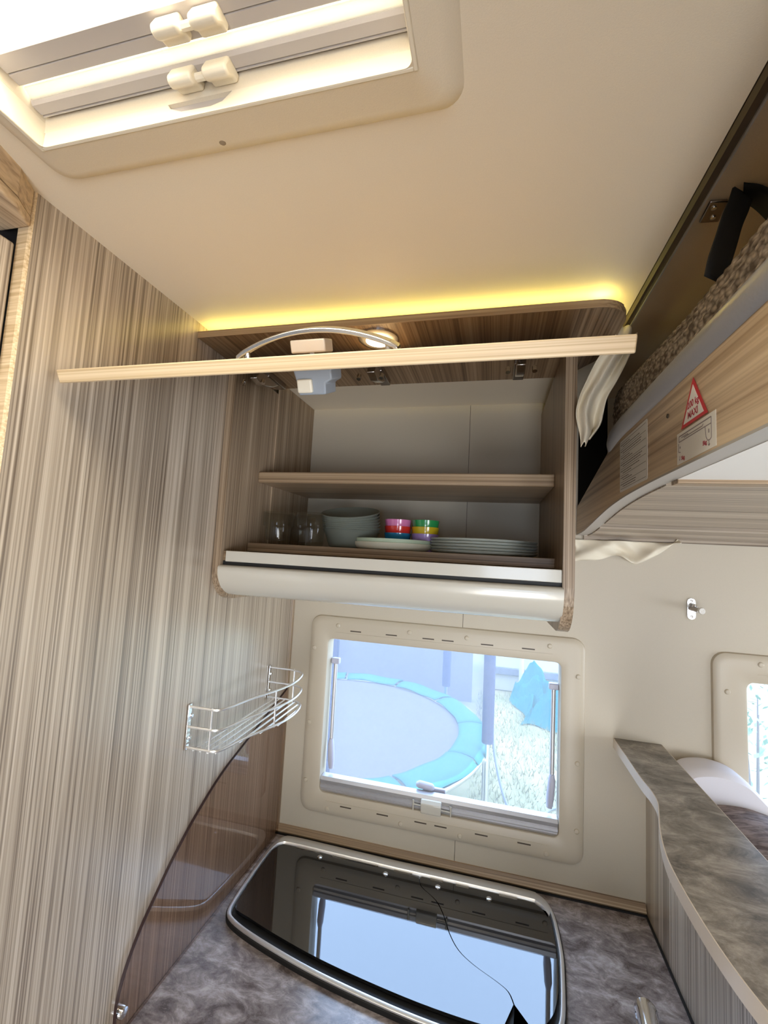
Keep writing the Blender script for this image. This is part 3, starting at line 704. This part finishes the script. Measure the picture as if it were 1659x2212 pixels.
for left in (True, False):
    P_ = joinlid(left)
    fan(P_, ZK+.0060, ZK+.0120).build('glass_lid', 'blackglass', hob)
for x, y in ((-.399, 1.120), (-.227, 1.1155), (-.100, 1.113), (.017, 1.114)):
    MB().lathe([(.0065, 0), (.0065, .0012), (.005, .0026), (.001, .003)], (x, y, ZK+.0120), 16).build('hinge_button', 'steel', hob, smooth=True)
for x0, x1 in ((-.47, -.405), (-.37, -.25), (-.21, -.165), (-.12, -.09), (-.06, -.03), (.04, .08)):
    MB().box(x0, x1, 1.1335, 1.1355, ZK+.0120, ZK+.0137).build('lid_clip', 'chrome', hob)
tap = thing('kitchen_tap', (.285, .925, ZK), 'small chrome fold-down tap beside the partition at the lower right', 'tap')
MB().lathe([(.022, 0), (.022, .004), (.015, .006), (.014, .012)], (.287, .918, ZK), 20).build('base', 'chrome', tap, smooth=True)
MB().tube(spline([(.284, .926, ZK+.008), (.284, .928, ZK+.014), (.282, .925, ZK+.02), (.274, .86, ZK+.024), (.262, .80, ZK+.024), (.258, .77, ZK+.014)], 5), [.0185]*5+[.0185]*5+[.0165]*16, 14).build('spout', 'chrome', tap, smooth=True)

# ================================================================== divider with shelf top
dv = thing('kitchen_divider', (.33, .85, 0), 'ash divider with a wavy stone topped ledge at the lower right', 'divider')
MB().box(.365, .383, .40, YB-.0005, 0, 1.2245).build('panel', 'wood_z', dv)
le = spline([(.2965, YB-.0005, 0), (.297, 1.10, 0), (.2975, 1.0, 0), (.3005, .955, 0), (.298, .915, 0), (.287, .875, 0), (.272, .825, 0), (.259, .765, 0), (.2545, .715, 0), (.2545, .64, 0), (.259, .58, 0), (.268, .53, 0), (.285, .46, 0), (.295, .40, 0)], 5)
top = [(p[0], p[1]) for p in le]+[(.3975, .40), (.3975, YB-.0005)]
fan(top, 1.2265, 1.2475).build('ledge', 'shelfstone', dv)
eb = MB(); eb.loft([[(p[0]-.0014, p[1], 1.2255), (p[0]+.0004, p[1], 1.2255), (p[0]+.0004, p[1], 1.2472), (p[0]-.0014, p[1], 1.2472)] for p in le]); eb.build('edge_band', 'edge_white', dv)
MB().box(.3975, .3988, .40, YB-.0005, 1.2265, 1.2473).build('edge_band', 'edge_white', dv)
fan([(p[0]+.014, p[1]) for p in le]+[(.3840, .40), (.3840, YB-.0005)], 1.2160, 1.2264).build('ledge_core', 'wood_x', dv)

# ================================================================== coat hook on the back wall
ch = thing('wall_hook', (.462, YB, 1.54), 'small chrome double knob hook on the beige wall', 'hook')
k = MB(); k.prism(rrect(.453, .471, 1.5405, 1.5905, .0088, 6), YB-.0025, YB-.0002, 'xz'); k.build('plate', 'steel', ch, bevel=.0006)
for z in (1.5475, 1.5838):
    k = MB(); k.loft([[(.462+r*math.cos(2*PI*i/12), YB+yy, z+r*math.sin(2*PI*i/12)) for i in range(12)] for r, yy in ((.0034, -.0024), (.0034, -.0032), (.002, -.0036))]); k.build('screw', 'hinge', ch, smooth=True)
k = MB(); k.tube([(.461, YB-.002, 1.567), (.464, YB-.020, 1.566), (.468, YB-.034, 1.5655)], .0058, 12); k.build('arm', 'hinge', ch, smooth=True)
k = MB(); k.tube([(.468, YB-.030, 1.5655), (.469, YB-.036, 1.5652), (.4695, YB-.040, 1.565)], [.0062, .0078, .0068], 14); k.build('knob', 'steel', ch, smooth=True)
k = MB(); k.tube([(.463, YB-.010, 1.569), (.4655, YB-.012, 1.574), (.4665, YB-.013, 1.576)], [.0045, .0058, .005], 12); k.build('upper_knob', 'steel', ch, smooth=True)

# ================================================================== drop-down bed
XB = .207
bed = thing('drop_down_bed', (.6, .7, 1.72), 'ash framed drop-down bed hanging over the dinette at right', 'bed')
low = spline([(-.6, 1.775), (.30, 1.775), (.57, 1.775), (.67, 1.7745), (.766, 1.772), (.833, 1.768), (.894, 1.7625), (.968, 1.753), (1.051, 1.7415), (1.12, 1.7335), (1.195, 1.7300)], 4)
lowp = [(p[0], p[1]) for p in low]
sp_ = fan([(p[0], p[1]) for p in lowp]+[(1.195, 1.800), (.86, 1.8765), (-.6, 1.8765)], 0, .016)
sp_.v = [(XB+p[2], p[0], p[1]) for p in sp_.v]
bside = sp_.build('side_panel', 'wood_y', bed)
eb = MB(); eb.loft([[(XB-.0002, p[0], p[1]-.0008), (XB+.022, p[0], p[1]-.0008), (XB+.022, p[0], p[1]+.002), (XB-.0002, p[0], p[1]+.002)] for p in lowp]); eb.build('edge_strip', 'edge_grey', bed)
MB().box(XB+.022, 1.9, -.6, .630, 1.7735, 1.778).build('underside_board', 'white_paint', bed)
MB().box(XB+.0222, 1.9, .630, .652, 1.7685, 1.777).build('cross_strip', 'wood_dark_x', bed, bevel=.001)
def soff(y0, y1, nm):
    q = [p for p in lowp if y0 <= p[0] <= y1]
    pts = [(p[0], p[1]-.003) for p in q]+[(p[0], p[1]+.008) for p in q[::-1]]
    m = MB(); n = len(q)
    m.loft([[(XB+.0225, p[0], p[1]) for p in pts], [(1.9, p[0], p[1]) for p in pts]], cap=True)
    return m.build(nm, 'wood_x', bed)
soff(.655, 1.03, 'soffit_board'); soff(1.035, 1.195, 'soffit_board')
MB().box(XB+.0165, 1.9, 1.1900, 1.1960, 1.7190, 1.80).build('end_board', 'wood_x', bed)
MB().box(.2090, .2115, .912, 1.195, 1.795, 2.072).build('void_shade_board', plain('void_shade_black', lin(14, 13, 12), .95, spec=.05), bed)  # black sheet standing in for the deep shade beyond the mattress end
# padded roll on the upper rim
rl = MB(); rl.tube(spline([(.212, -.6, 1.891), (.212, .3, 1.891), (.211, .70, 1.891), (.211, .80, 1.890), (.214, .855, 1.884), (.222, .885, 1.876)], 5), .0165, 14)
rl.build('padded_roll', 'roll', bed, smooth=True, label='grey padded roll along the bed rim')
# stickers (flat print on the side panel)
def flat(poly, x, mat, name, parent, label=None):
    m = MB(); m.prism([(a, b) for a, b in poly], x-.0003, x, 'yz'); return m.build(name, mat, parent, label=label)
stA = flat(rrect(.6705, .8055, 1.781, 1.8675, .003, 3), XB-.0002, 'sticker_grey', 'notice_sticker', bside, 'silver notice sticker with rows of small print')
m = MB(); random.seed(3)
rows = 22
for k in range(rows):
    z = 1.863-k*.0037
    if k % 3 == 0: y0, y1, h = .800, .676, .0005
    else: y0, y1, h = .800-(.012 if k % 3 == 2 else 0), .800-random.uniform(.03, .115), .0011
    y = y0
    while y > y1+.004:
        w_ = .124 if k % 3 == 0 else random.uniform(.004, .012)
        e_ = max(y-w_, y1); m.box(XB-.00075, XB-.0006, e_, y, z-h/2, z+h/2); y = e_-.0014
m.build('small_print', 'ink', stA)
stB = flat([(.569, 1.779), (.477, 1.7795), (.477, 1.8152), (.569, 1.8152)], XB-.0002, 'ivory_print', 'load_sticker', bside, 'white load diagram sticker below the red triangle')
m = MB()
def ln(a, b, w=.0005):
    A, B = Vector((a[0], a[1])), Vector((b[0], b[1])); t = (B-A).normalized(); n2 = Vector((-t.y, t.x))*w
    pts = [A+n2, B+n2, B-n2, A-n2]
    m.prism([(p.x, p.y) for p in pts], XB-.00075, XB-.0006, 'yz')
ln((.563, 1.811), (.486, 1.811), .0006); ln((.556, 1.8085), (.540, 1.8085)); ln((.550, 1.807), (.505, 1.807)); ln((.540, 1.8085), (.538, 1.807)); ln((.505, 1.807), (.503, 1.8085)); ln((.563, 1.8045), (.486, 1.8045))
ln((.563, 1.811), (.563, 1.8045)); ln((.486, 1.811), (.486, 1.790)); ln((.499, 1.8045), (.497, 1.793)); ln((.497, 1.793), (.494, 1.789)); ln((.486, 1.790), (.489, 1.7885)); ln((.494, 1.789), (.489, 1.7885))
ln((.491, 1.7885), (.491, 1.783)); ln((.491, 1.783), (.4925, 1.7845)); ln((.491, 1.783), (.4895, 1.7845)); ln((.491, 1.800), (.491, 1.796), .0009)
ln((.564, 1.803), (.564, 1.793)); ln((.564, 1.793), (.559, 1.792)); ln((.560, 1.799), (.560, 1.7965), .0009); ln((.561, 1.788), (.561, 1.783)); ln((.561, 1.783), (.5625, 1.7845))
m.build('diagram', 'pinkline', stB)
tri = [(.5232, 1.8665), (.4915, 1.8172), (.5555, 1.8172)]
stT = flat(tri, XB-.0010, 'red', 'warning_triangle', bside, 'red bordered white triangle sticker reading 200 kg MAXI')
ct = (sum(p[0] for p in tri)/3, sum(p[1] for p in tri)/3)
flat([(ct[0]+(p[0]-ct[0])*.76, ct[1]+(p[1]-ct[1])*.76-.0002) for p in tri], XB-.0014, 'ivory_print', 'triangle_face', stT)
def put_text(s, size, y, z, x, mat, parent, name='print'):
    vs, fs = text_mesh(s, size); t = MB(); t.add([(x, y-v[0], z+v[1]) for v in vs], fs); t.build(name, mat, parent)
put_text('200 kg', .0105, .5232, 1.8350, XB-.0018, 'redtext', stT, 'lettering')
put_text('MAXI', .0105, .5240, 1.8240, XB-.0018, 'redtext', stT, 'lettering')
put_text('5kg', .0062, .5525, 1.7825, XB-.0008, 'redtext', stB, 'lettering')
put_text('5kg', .0062, .5000, 1.7860, XB-.0008, 'redtext', stB, 'lettering')
k = MB(); k.loft([[(XB+xx, .597+r*math.cos(2*PI*i/10), 1.847+r*math.sin(2*PI*i/10)) for i in range(10)] for r, xx in ((.003, -.0001), (.0026, -.0012), (.001, -.0016))]); k.build('screw', 'dark', bside, smooth=True)
# mattress, chunky woven cover
def knitmat():
    m, nt, b = newmat('chunky_grey_brown_weave'); L = nt.links.new
    tc = N(nt, 'ShaderNodeTexCoord'); v = N(nt, 'ShaderNodeTexVoronoi', Scale=190); mp = N(nt, 'ShaderNodeMapping'); mp.inputs['Scale'].default_value = (1, .6, 1)
    L(tc.outputs['Object'], mp.inputs[0]); L(mp.outputs[0], v.inputs['Vector'])
    rp = N(nt, 'ShaderNodeValToRGB'); e = rp.color_ramp.elements; e[0].color = lin(176, 162, 146); e[1].color = lin(84, 72, 62); e[1].position = .75
    L(v.outputs['Distance'], rp.inputs[0]); L(rp.outputs[0], b.inputs['Base Color']); b.inputs['Roughness'].default_value = .95
    bp = N(nt, 'ShaderNodeBump', Strength=.7, Distance=.003, _invert=True); L(v.outputs['Distance'], bp.inputs['Height']); L(bp.outputs['Normal'], b.inputs['Normal'])
    return m
mt = MB(); NY, NP = 260, 26
def mat_fn(u, v):
    y = -.60+(.905+.60)*u
    top = 1.957+.022*max(0, (y-.55)/.3)**1 if y < .85 else 1.979
    end = max(0, (y-.83)/.075); ro = math.sqrt(max(0, 1-min(1, end)**2))
    a = v*PI
    hz = (top-1.878)*.5*(.35+.65*ro); zc = 1.878+(top-1.878)*.5
    bx = .016*math.sin(a)*ro
    row = v*13; ph = (y*70+(0.5 if int(row) % 2 else 0))
    bump = .0022*abs(math.sin(PI*row))*abs(math.sin(PI*ph))
    return (.222-bx-bump+.05*min(1, end)**3, y, zc-hz*math.cos(a))
mt.grid(mat_fn, 620, 52)
# flat top and body behind the woven face
mb2 = mt.build('mattress', knitmat(), smooth=True)
tag(mb2, 'mattress with chunky grey brown woven cover on the bed', 'mattress')
MB().box(.222, 1.88, -.6, .86, 1.8775, 1.962).build('body', 'felt', mb2)
# safety strap with buckle plate on the alcove ceiling
sg = thing('bed_strap', (.26, .56, 2.075), 'black webbing strap with a nickel buckle on the alcove ceiling', 'strap')
MB().prism([(.232, .542), (.252, .544), (.256, .577), (.234, .575)], 2.0815, 2.0858).build('buckle_plate', 'hinge', sg, bevel=.0015)
for x, y in ((.240, .551), (.246, .567)):
    MB().lathe([(.003, 0), (.0028, -.0015), (.001, -.002)], (x, y, 2.0815), 10).build('screw', 'chrome', sg, smooth=True)
kb = plain('black_webbing', lin(22, 21, 21), .85)
def ribbon(path, wid, name):
    m = MB()
    def fn(u, v):
        p = path[int(round(u*(len(path)-1)))]; return (p[0]+p[3]*(v-.5)*wid, p[1]+p[4]*(v-.5)*wid, p[2])
    m.grid(fn, len(path)-1, 4); return m.build(name, kb, sg, smooth=True, solid=.0025)
ribbon(spline([(.262, .536, 2.084, .8, .6), (.256, .533, 2.066, .8, .6), (.247, .527, 2.045, .8, .6), (.234, .512, 2.012, .8, .6), (.221, .497, 1.980, .8, .6), (.214, .490, 1.955, .8, .6)], 5), .034, 'webbing')
ribbon(spline([(.262, .535, 2.083, .4, .9), (.285, .545, 2.080, .2, 1), (.31, .55, 2.05, .1, 1), (.33, .55, 2.0, 0, 1)], 5), .032, 'webbing')
# bunched cream curtain at the head of the bed
Lb = spline([(.203, 2.068), (.193, 2.048), (.165, 2.007), (.146, 1.965), (.1365, 1.940), (.1315, 1.911), (.138, 1.876), (.1395, 1.853)], 5)
Rb = spline([(.232, 2.060), (.226, 2.035), (.212, 2.000), (.199, 1.972), (.184, 1.944), (.177, 1.915), (.172, 1.893), (.156, 1.868)], 5)
m = MB()
def cur(u, v):
    i = int(round(v*(len(Lb)-1))); a, b = Lb[i], Rb[i]
    f = .010*math.sin(u*PI*3.2+v*1.5)+.003*math.sin(u*17+v*9)
    return (a[0]+(b[0]-a[0])*u, .776+.035*u+f-.010*v, a[1]+(b[1]-a[1])*u+.004*math.sin(u*9)*v)
m.grid(cur, 26, len(Lb)-1)
tag(m.build('bunched_curtain', 'curtain', smooth=True, solid=.0012), 'cream curtain bunched between cabinet and mattress', 'curtain')
m = MB()
def hem(u, v):
    x = .199+.235*u
    bot = 1.660+.020*math.sin(u*4.2)**2+.058*max(0, u-.60)**1.2/.33+.003*math.sin(u*19)
    z = 1.7185+(bot-1.7185)*v
    y = YB-.0155+.0075*math.sin(u*11+v*3+1.5*v*v)+.004*math.sin(u*23-v*6)
    return (x+.012*math.sin(v*5+u*9)*v*(1-u), min(y, YB-.003), z)
m.grid(hem, 70, 16)
tag(m.build('curtain_hem', 'curtain', smooth=True, solid=.001), 'cream curtain hem showing below the bed soffit on the wall', 'curtain')
# seat cushions beyond the divider
def cushion(x0, x1, y0, y1, z0, z1, mat, name, label, cat, tilt=0):
    m = MB(); n = 20
    def f(u, v, s):
        e = (1-(2*u-1)**6)*(1-(2*v-1)**6); d = (z1-z0)/2
        return (x0+(x1-x0)*u, y0+(y1-y0)*v, (z0+z1)/2+s*d*(e**.5))
    m.grid(lambda u, v: f(u, v, 1), n, n); m.grid(lambda u, v: f(u, v, -1), n, n)
    return tag(m.build(name, mat, smooth=True), label, cat)
def plush(name, c1, c2):
    m, nt, b = newmat(name); L = nt.links.new; tc = N(nt, 'ShaderNodeTexCoord')
    mp = N(nt, 'ShaderNodeMapping'); mp.inputs['Scale'].default_value = (30, 75, 30); L(tc.outputs['Object'], mp.inputs[0])
    n = N(nt, 'ShaderNodeTexNoise', Scale=1, Detail=4, Distortion=1.2); L(mp.outputs[0], n.inputs['Vector'])
    rp = N(nt, 'ShaderNodeValToRGB'); e = rp.color_ramp.elements; e[0].position = .35; e[1].position = .65; e[0].color = c1; e[1].color = c2
    L(n.outputs['Fac'], rp.inputs[0]); L(rp.outputs[0], b.inputs['Base Color']); b.inputs['Roughness'].default_value = .9
    bp = N(nt, 'ShaderNodeBump', Strength=.4, Distance=.006); L(n.outputs['Fac'], bp.inputs['Height']); L(bp.outputs['Normal'], b.inputs['Normal'])
    return m
m = MB()
def cush(u, v, x0=.41, x1=.60, y=1.10, ztop=1.236, th=.11):
    a = u*2*PI; return (0, 0, 0)
def pillow(name, mat, x0, x1, y0, y1, z0, top, label, cat):
    m = MB(); prof = spline(top, 6); n = len(prof); loops = []
    for k in range(9):
        t = k/8; y = y0+(y1-y0)*t; s = math.sqrt(max(0, 1-(2*t-1)**4)); 
        loops.append([(p[0], y, z0+(p[1]-z0)*(.985+.015*s)) for p in prof]+[(prof[-1][0], y, z0), (prof[0][0], y, z0)])
    m.loft(loops); return tag(m.build(name, mat, smooth=True), label, cat)
pillow('white_pillow', plain('white_cotton', lin(228, 226, 232), .8), .40, .7, 1.105, 1.19, .60, [(.405, 1.205), (.425, 1.228), (.45, 1.237), (.484, 1.239), (.522, 1.229), (.553, 1.202), (.60, 1.15), (.66, 1.08)], 'white pillow leaning below the dinette window', 'pillow')
pillow('seat_backrest', plush('brown_plush', lin(92, 78, 74), lin(150, 134, 128)), .40, .7, .62, 1.10, .55, [(.405, 1.165), (.43, 1.178), (.46, 1.186), (.49, 1.190), (.53, 1.188), (.58, 1.172), (.64, 1.13), (.72, 1.05)], 'brown plush seat backrest behind the divider ledge', 'backrest')

# ================================================================== garden outside
GZ = -.65
def lawnmat():
    m, nt, b = newmat('dry_lawn'); L = nt.links.new; tc = N(nt, 'ShaderNodeTexCoord')
    n = N(nt, 'ShaderNodeTexNoise', Scale=1.6, Detail=6); L(tc.outputs['Object'], n.inputs['Vector'])
    n2 = N(nt, 'ShaderNodeTexNoise', Scale=60, Detail=3); L(tc.outputs['Object'], n2.inputs['Vector'])
    ad = N(nt, 'ShaderNodeMath', _operation='MULTIPLY_ADD'); ad.inputs[1].default_value = .6; L(n2.outputs['Fac'], ad.inputs[0])
    mu = N(nt, 'ShaderNodeMath', _operation='MULTIPLY'); mu.inputs[1].default_value = .5; L(n.outputs['Fac'], mu.inputs[0]); L(mu.outputs[0], ad.inputs[2])
    rp = N(nt, 'ShaderNodeValToRGB'); e = rp.color_ramp.elements; e[0].position = .4; e[1].position = .62; e[0].color = (.17, .18, .08, 1); e[1].color = (.34, .27, .15, 1)
    L(ad.outputs[0], rp.inputs[0]); L(rp.outputs[0], b.inputs['Base Color']); b.inputs['Roughness'].default_value = .95
    return m
struct(MB().box(-14, 18, 1.6, 22, GZ-.1, GZ).build('lawn', lawnmat()), 'sunlit dry lawn outside the van')
# loose grass blades
random.seed(11); m = MB()
for k in range(7000):
    x = random.uniform(-.15, 2.4); y = random.uniform(3.6, 8.0); h = random.uniform(.03, .10); a = random.uniform(0, PI); w_ = .006
    dx, dy = math.cos(a)*w_, math.sin(a)*w_; lx, ly = random.uniform(-.04, .04), random.uniform(-.04, .04)
    m.add([(x-dx, y-dy, GZ), (x+dx, y+dy, GZ), (x+lx, y+ly, GZ+h)], [(0, 1, 2)])
tag(m.build('grass_blades', plain('grass_blade', (.33, .30, .16, 1), .9, var=.25, spec=.05)), 'short grass and dry blades on the lawn', 'grass', kind='stuff')
# trampoline
TX, TY, TZ = -1.43, 4.04, .10
tra = thing('trampoline', (TX, TY, GZ), 'round garden trampoline with light blue pads and a safety net', 'trampoline')
MB().lathe([(.01, 0), (1.215, 0), (1.215, -.012), (.01, -.012)], (TX, TY, TZ), 64).build('jumping_mat', plain('grey_mat', (.190, .155, .130, 1), .7, spec=.1, var=.05), tra)
def padmat(): return plain('light_blue_pad', (.050, .200, .190, 1), .6, spec=.1, bump=.3, bscale=9)
pm = padmat(); NP_ = 12
for k in range(NP_):
    a0, a1 = 2*PI*k/NP_+.012+.2, 2*PI*(k+1)/NP_-.012+.2
    m = MB()
    def pf(u, v):
        a = a0+(a1-a0)*u; r = 1.195+.255*v; z = TZ+.018+.022*math.sin(PI*v)+.006*math.sin(u*9+k)
        if v == 1: z -= .03
        return (TX+r*math.cos(a), TY+r*math.sin(a), z)
    m.grid(pf, 10, 6); m.build('pad', pm, tra, smooth=True, solid=.01)
MB().tube([(TX+1.42*math.cos(2*PI*k/64), TY+1.42*math.sin(2*PI*k/64), TZ-.05) for k in range(64)], .024, 10, closed=True).build('frame_hoop', 'steel', tra, smooth=True)
slv = plain('lavender_grey_foam', lin(70, 68, 86), .8, spec=.1)
for k in range(6):
    a = -.20+2*PI*k/6
    px, py = TX+1.47*math.cos(a), TY+1.47*math.sin(a)
    p = MB().tube([(px, py, GZ), (px, py, 2.0)], .019, 10).build('pole', 'steel', tra, smooth=True)
    MB().tube([(px, py, TZ+.10), (px, py, 2.0)], .046, 12).build('foam_sleeve', slv, p, smooth=True)
    a2 = a+.22
    MB().tube([(px, py, GZ+.02), (TX+1.42*math.cos(a+.1), TY+1.42*math.sin(a+.1), GZ+.02), (TX+1.42*math.cos(a2), TY+1.42*math.sin(a2), GZ+.06), (TX+1.42*math.cos(a2), TY+1.42*math.sin(a2), TZ-.05)], .019, 8).build('leg', 'steel', tra, smooth=True)
m = MB(); n = 72
m.grid(lambda u, v: (TX+(1.44-.03*math.sin(u*2*PI*6)**2)*math.cos(2*PI*u), TY+(1.44-.03*math.sin(u*2*PI*6)**2)*math.sin(2*PI*u), TZ+.02+1.9*v), n, 4)
m.build('safety_net', 'net', tra, smooth=True)
# crumpled blue tarpaulin
random.seed(5); m = MB()
from mathutils import noise
def tarp(u, v):
    x = .45+.75*u+.10*math.sin(v*6); y = 6.65+1.35*v+.1*math.sin(u*8)
    h = max(0, .10+.42*math.exp(-((u-.45)**2*9+(v-.55)**2*5))+.30*abs(noise.noise((u*4.1, v*3.7, 1.3)))-.22*abs(noise.noise((u*7, v*6, 4))))
    e = min(u, 1-u, v, 1-v)
    return (x, y, GZ+.02+h*min(1, e*9))
m.grid(tarp, 34, 34)
tag(m.build('blue_tarpaulin', plain('turquoise_tarp', (.006, .125, .135, 1), .8, spec=.02), smooth=False, solid=.004), 'crumpled turquoise tarpaulin lying on the lawn', 'tarpaulin')
# white garden pavilion
gp_ = thing('garden_pavilion', (1.4, 8.6, GZ), 'white arched garden pavilion behind the tarpaulin', 'pavilion')
wm = plain('white_canvas', lin(182, 176, 166), .6)
ar = [(.10+1.0*(1-math.cos(PI*k/20))*1.3, GZ+.55+.95*math.sin(PI*k/20)) for k in range(21)]
MB().prism([(.05, GZ+.42)]+ar+[(2.75, GZ+.42)], 8.2, 10.0, 'xz').build('canopy', wm, gp_, smooth=True)
MB().box(.05, 2.75, 8.25, 9.95, GZ, GZ+.30).build('low_wall', wm, gp_, bevel=.02)
MB().box(.05, 2.75, 8.15, 8.25, GZ+.30, GZ+.42).build('ledge', plain('pale_lavender_board', lin(104, 104, 114), .6), gp_, bevel=.01)
for x in (.55, 2.2): MB().tube([(x, 8.05, GZ), (x, 8.05, 2.2)], .04, 10).build('post', wm, gp_, smooth=True)
# plain garden wall behind the trampoline
gw = thing('garden_wall', (-3.2, 7.6, GZ), 'pale grey rendered garden wall behind the trampoline', 'wall')
MB().box(-7, -.25, 7.4, 7.55, GZ, 1.6).build('render', plain('grey_render', lin(128, 117, 106), .8, var=.08), gw)
MB().box(-7.03, -.22, 7.36, 7.59, 1.6, 1.68).build('coping', plain('pale_coping', lin(220, 214, 204), .8), gw)
# cable lying down from the pole
tag(MB().tube(spline([(.03, 3.75, .52), (.07, 3.78, .1), (.18, 3.85, -.3), (.36, 4.1, -.58), (.62, 4.6, -.63), (.95, 4.7, -.635)], 6), .011, 8).build('guy_rope', plain('grey_rope', lin(130, 134, 150), .8), smooth=True), 'grey rope running from the trampoline pole to the lawn', 'rope')
# shrubs seen through the dinette window
lf = plain('pale_leaf', lin(112, 142, 104), .6, var=.2)
def shrub(cx, cy_, h, seed, label):
    random.seed(seed); s = thing('garden_shrub', (cx, cy_, GZ), label, 'shrub', 'shrubs outside the dinette window')
    st = MB()
    for k in range(5):
        a = random.uniform(0, 2*PI); st.tube([(cx, cy_, GZ), (cx+.15*math.cos(a), cy_+.15*math.sin(a), GZ+h*.5), (cx+.3*math.cos(a), cy_+.3*math.sin(a), GZ+h*.9)], [.014, .01, .005], 6)
    st.build('stems', plain('shrub_bark', lin(110, 92, 76), .9), s)
    m = MB()
    for k in range(500):
        a = random.uniform(0, 2*PI); r = .5*math.sqrt(random.random()); z = GZ+h*(.25+.75*random.random())
        p = Vector((cx+r*math.cos(a), cy_+r*math.sin(a), z)); d = Vector((random.uniform(-1, 1), random.uniform(-1, 1), random.uniform(-.2, .8))).normalized(); q = d.cross(Vector((.3, .2, 1))).normalized()
        L_ = random.uniform(.05, .10)
        m.add([p, p+d*L_*.5+q*L_*.22, p+d*L_, p+d*L_*.5-q*L_*.22], [(0, 1, 2, 3)])
    m.build('leaves', lf, s)['kind'] = 'stuff'
shrub(1.9, 3.9, 1.5, 21, 'pale leafy shrub outside the dinette window, nearer one')
shrub(2.6, 5.0, 1.9, 22, 'pale leafy shrub outside the dinette window, farther one')
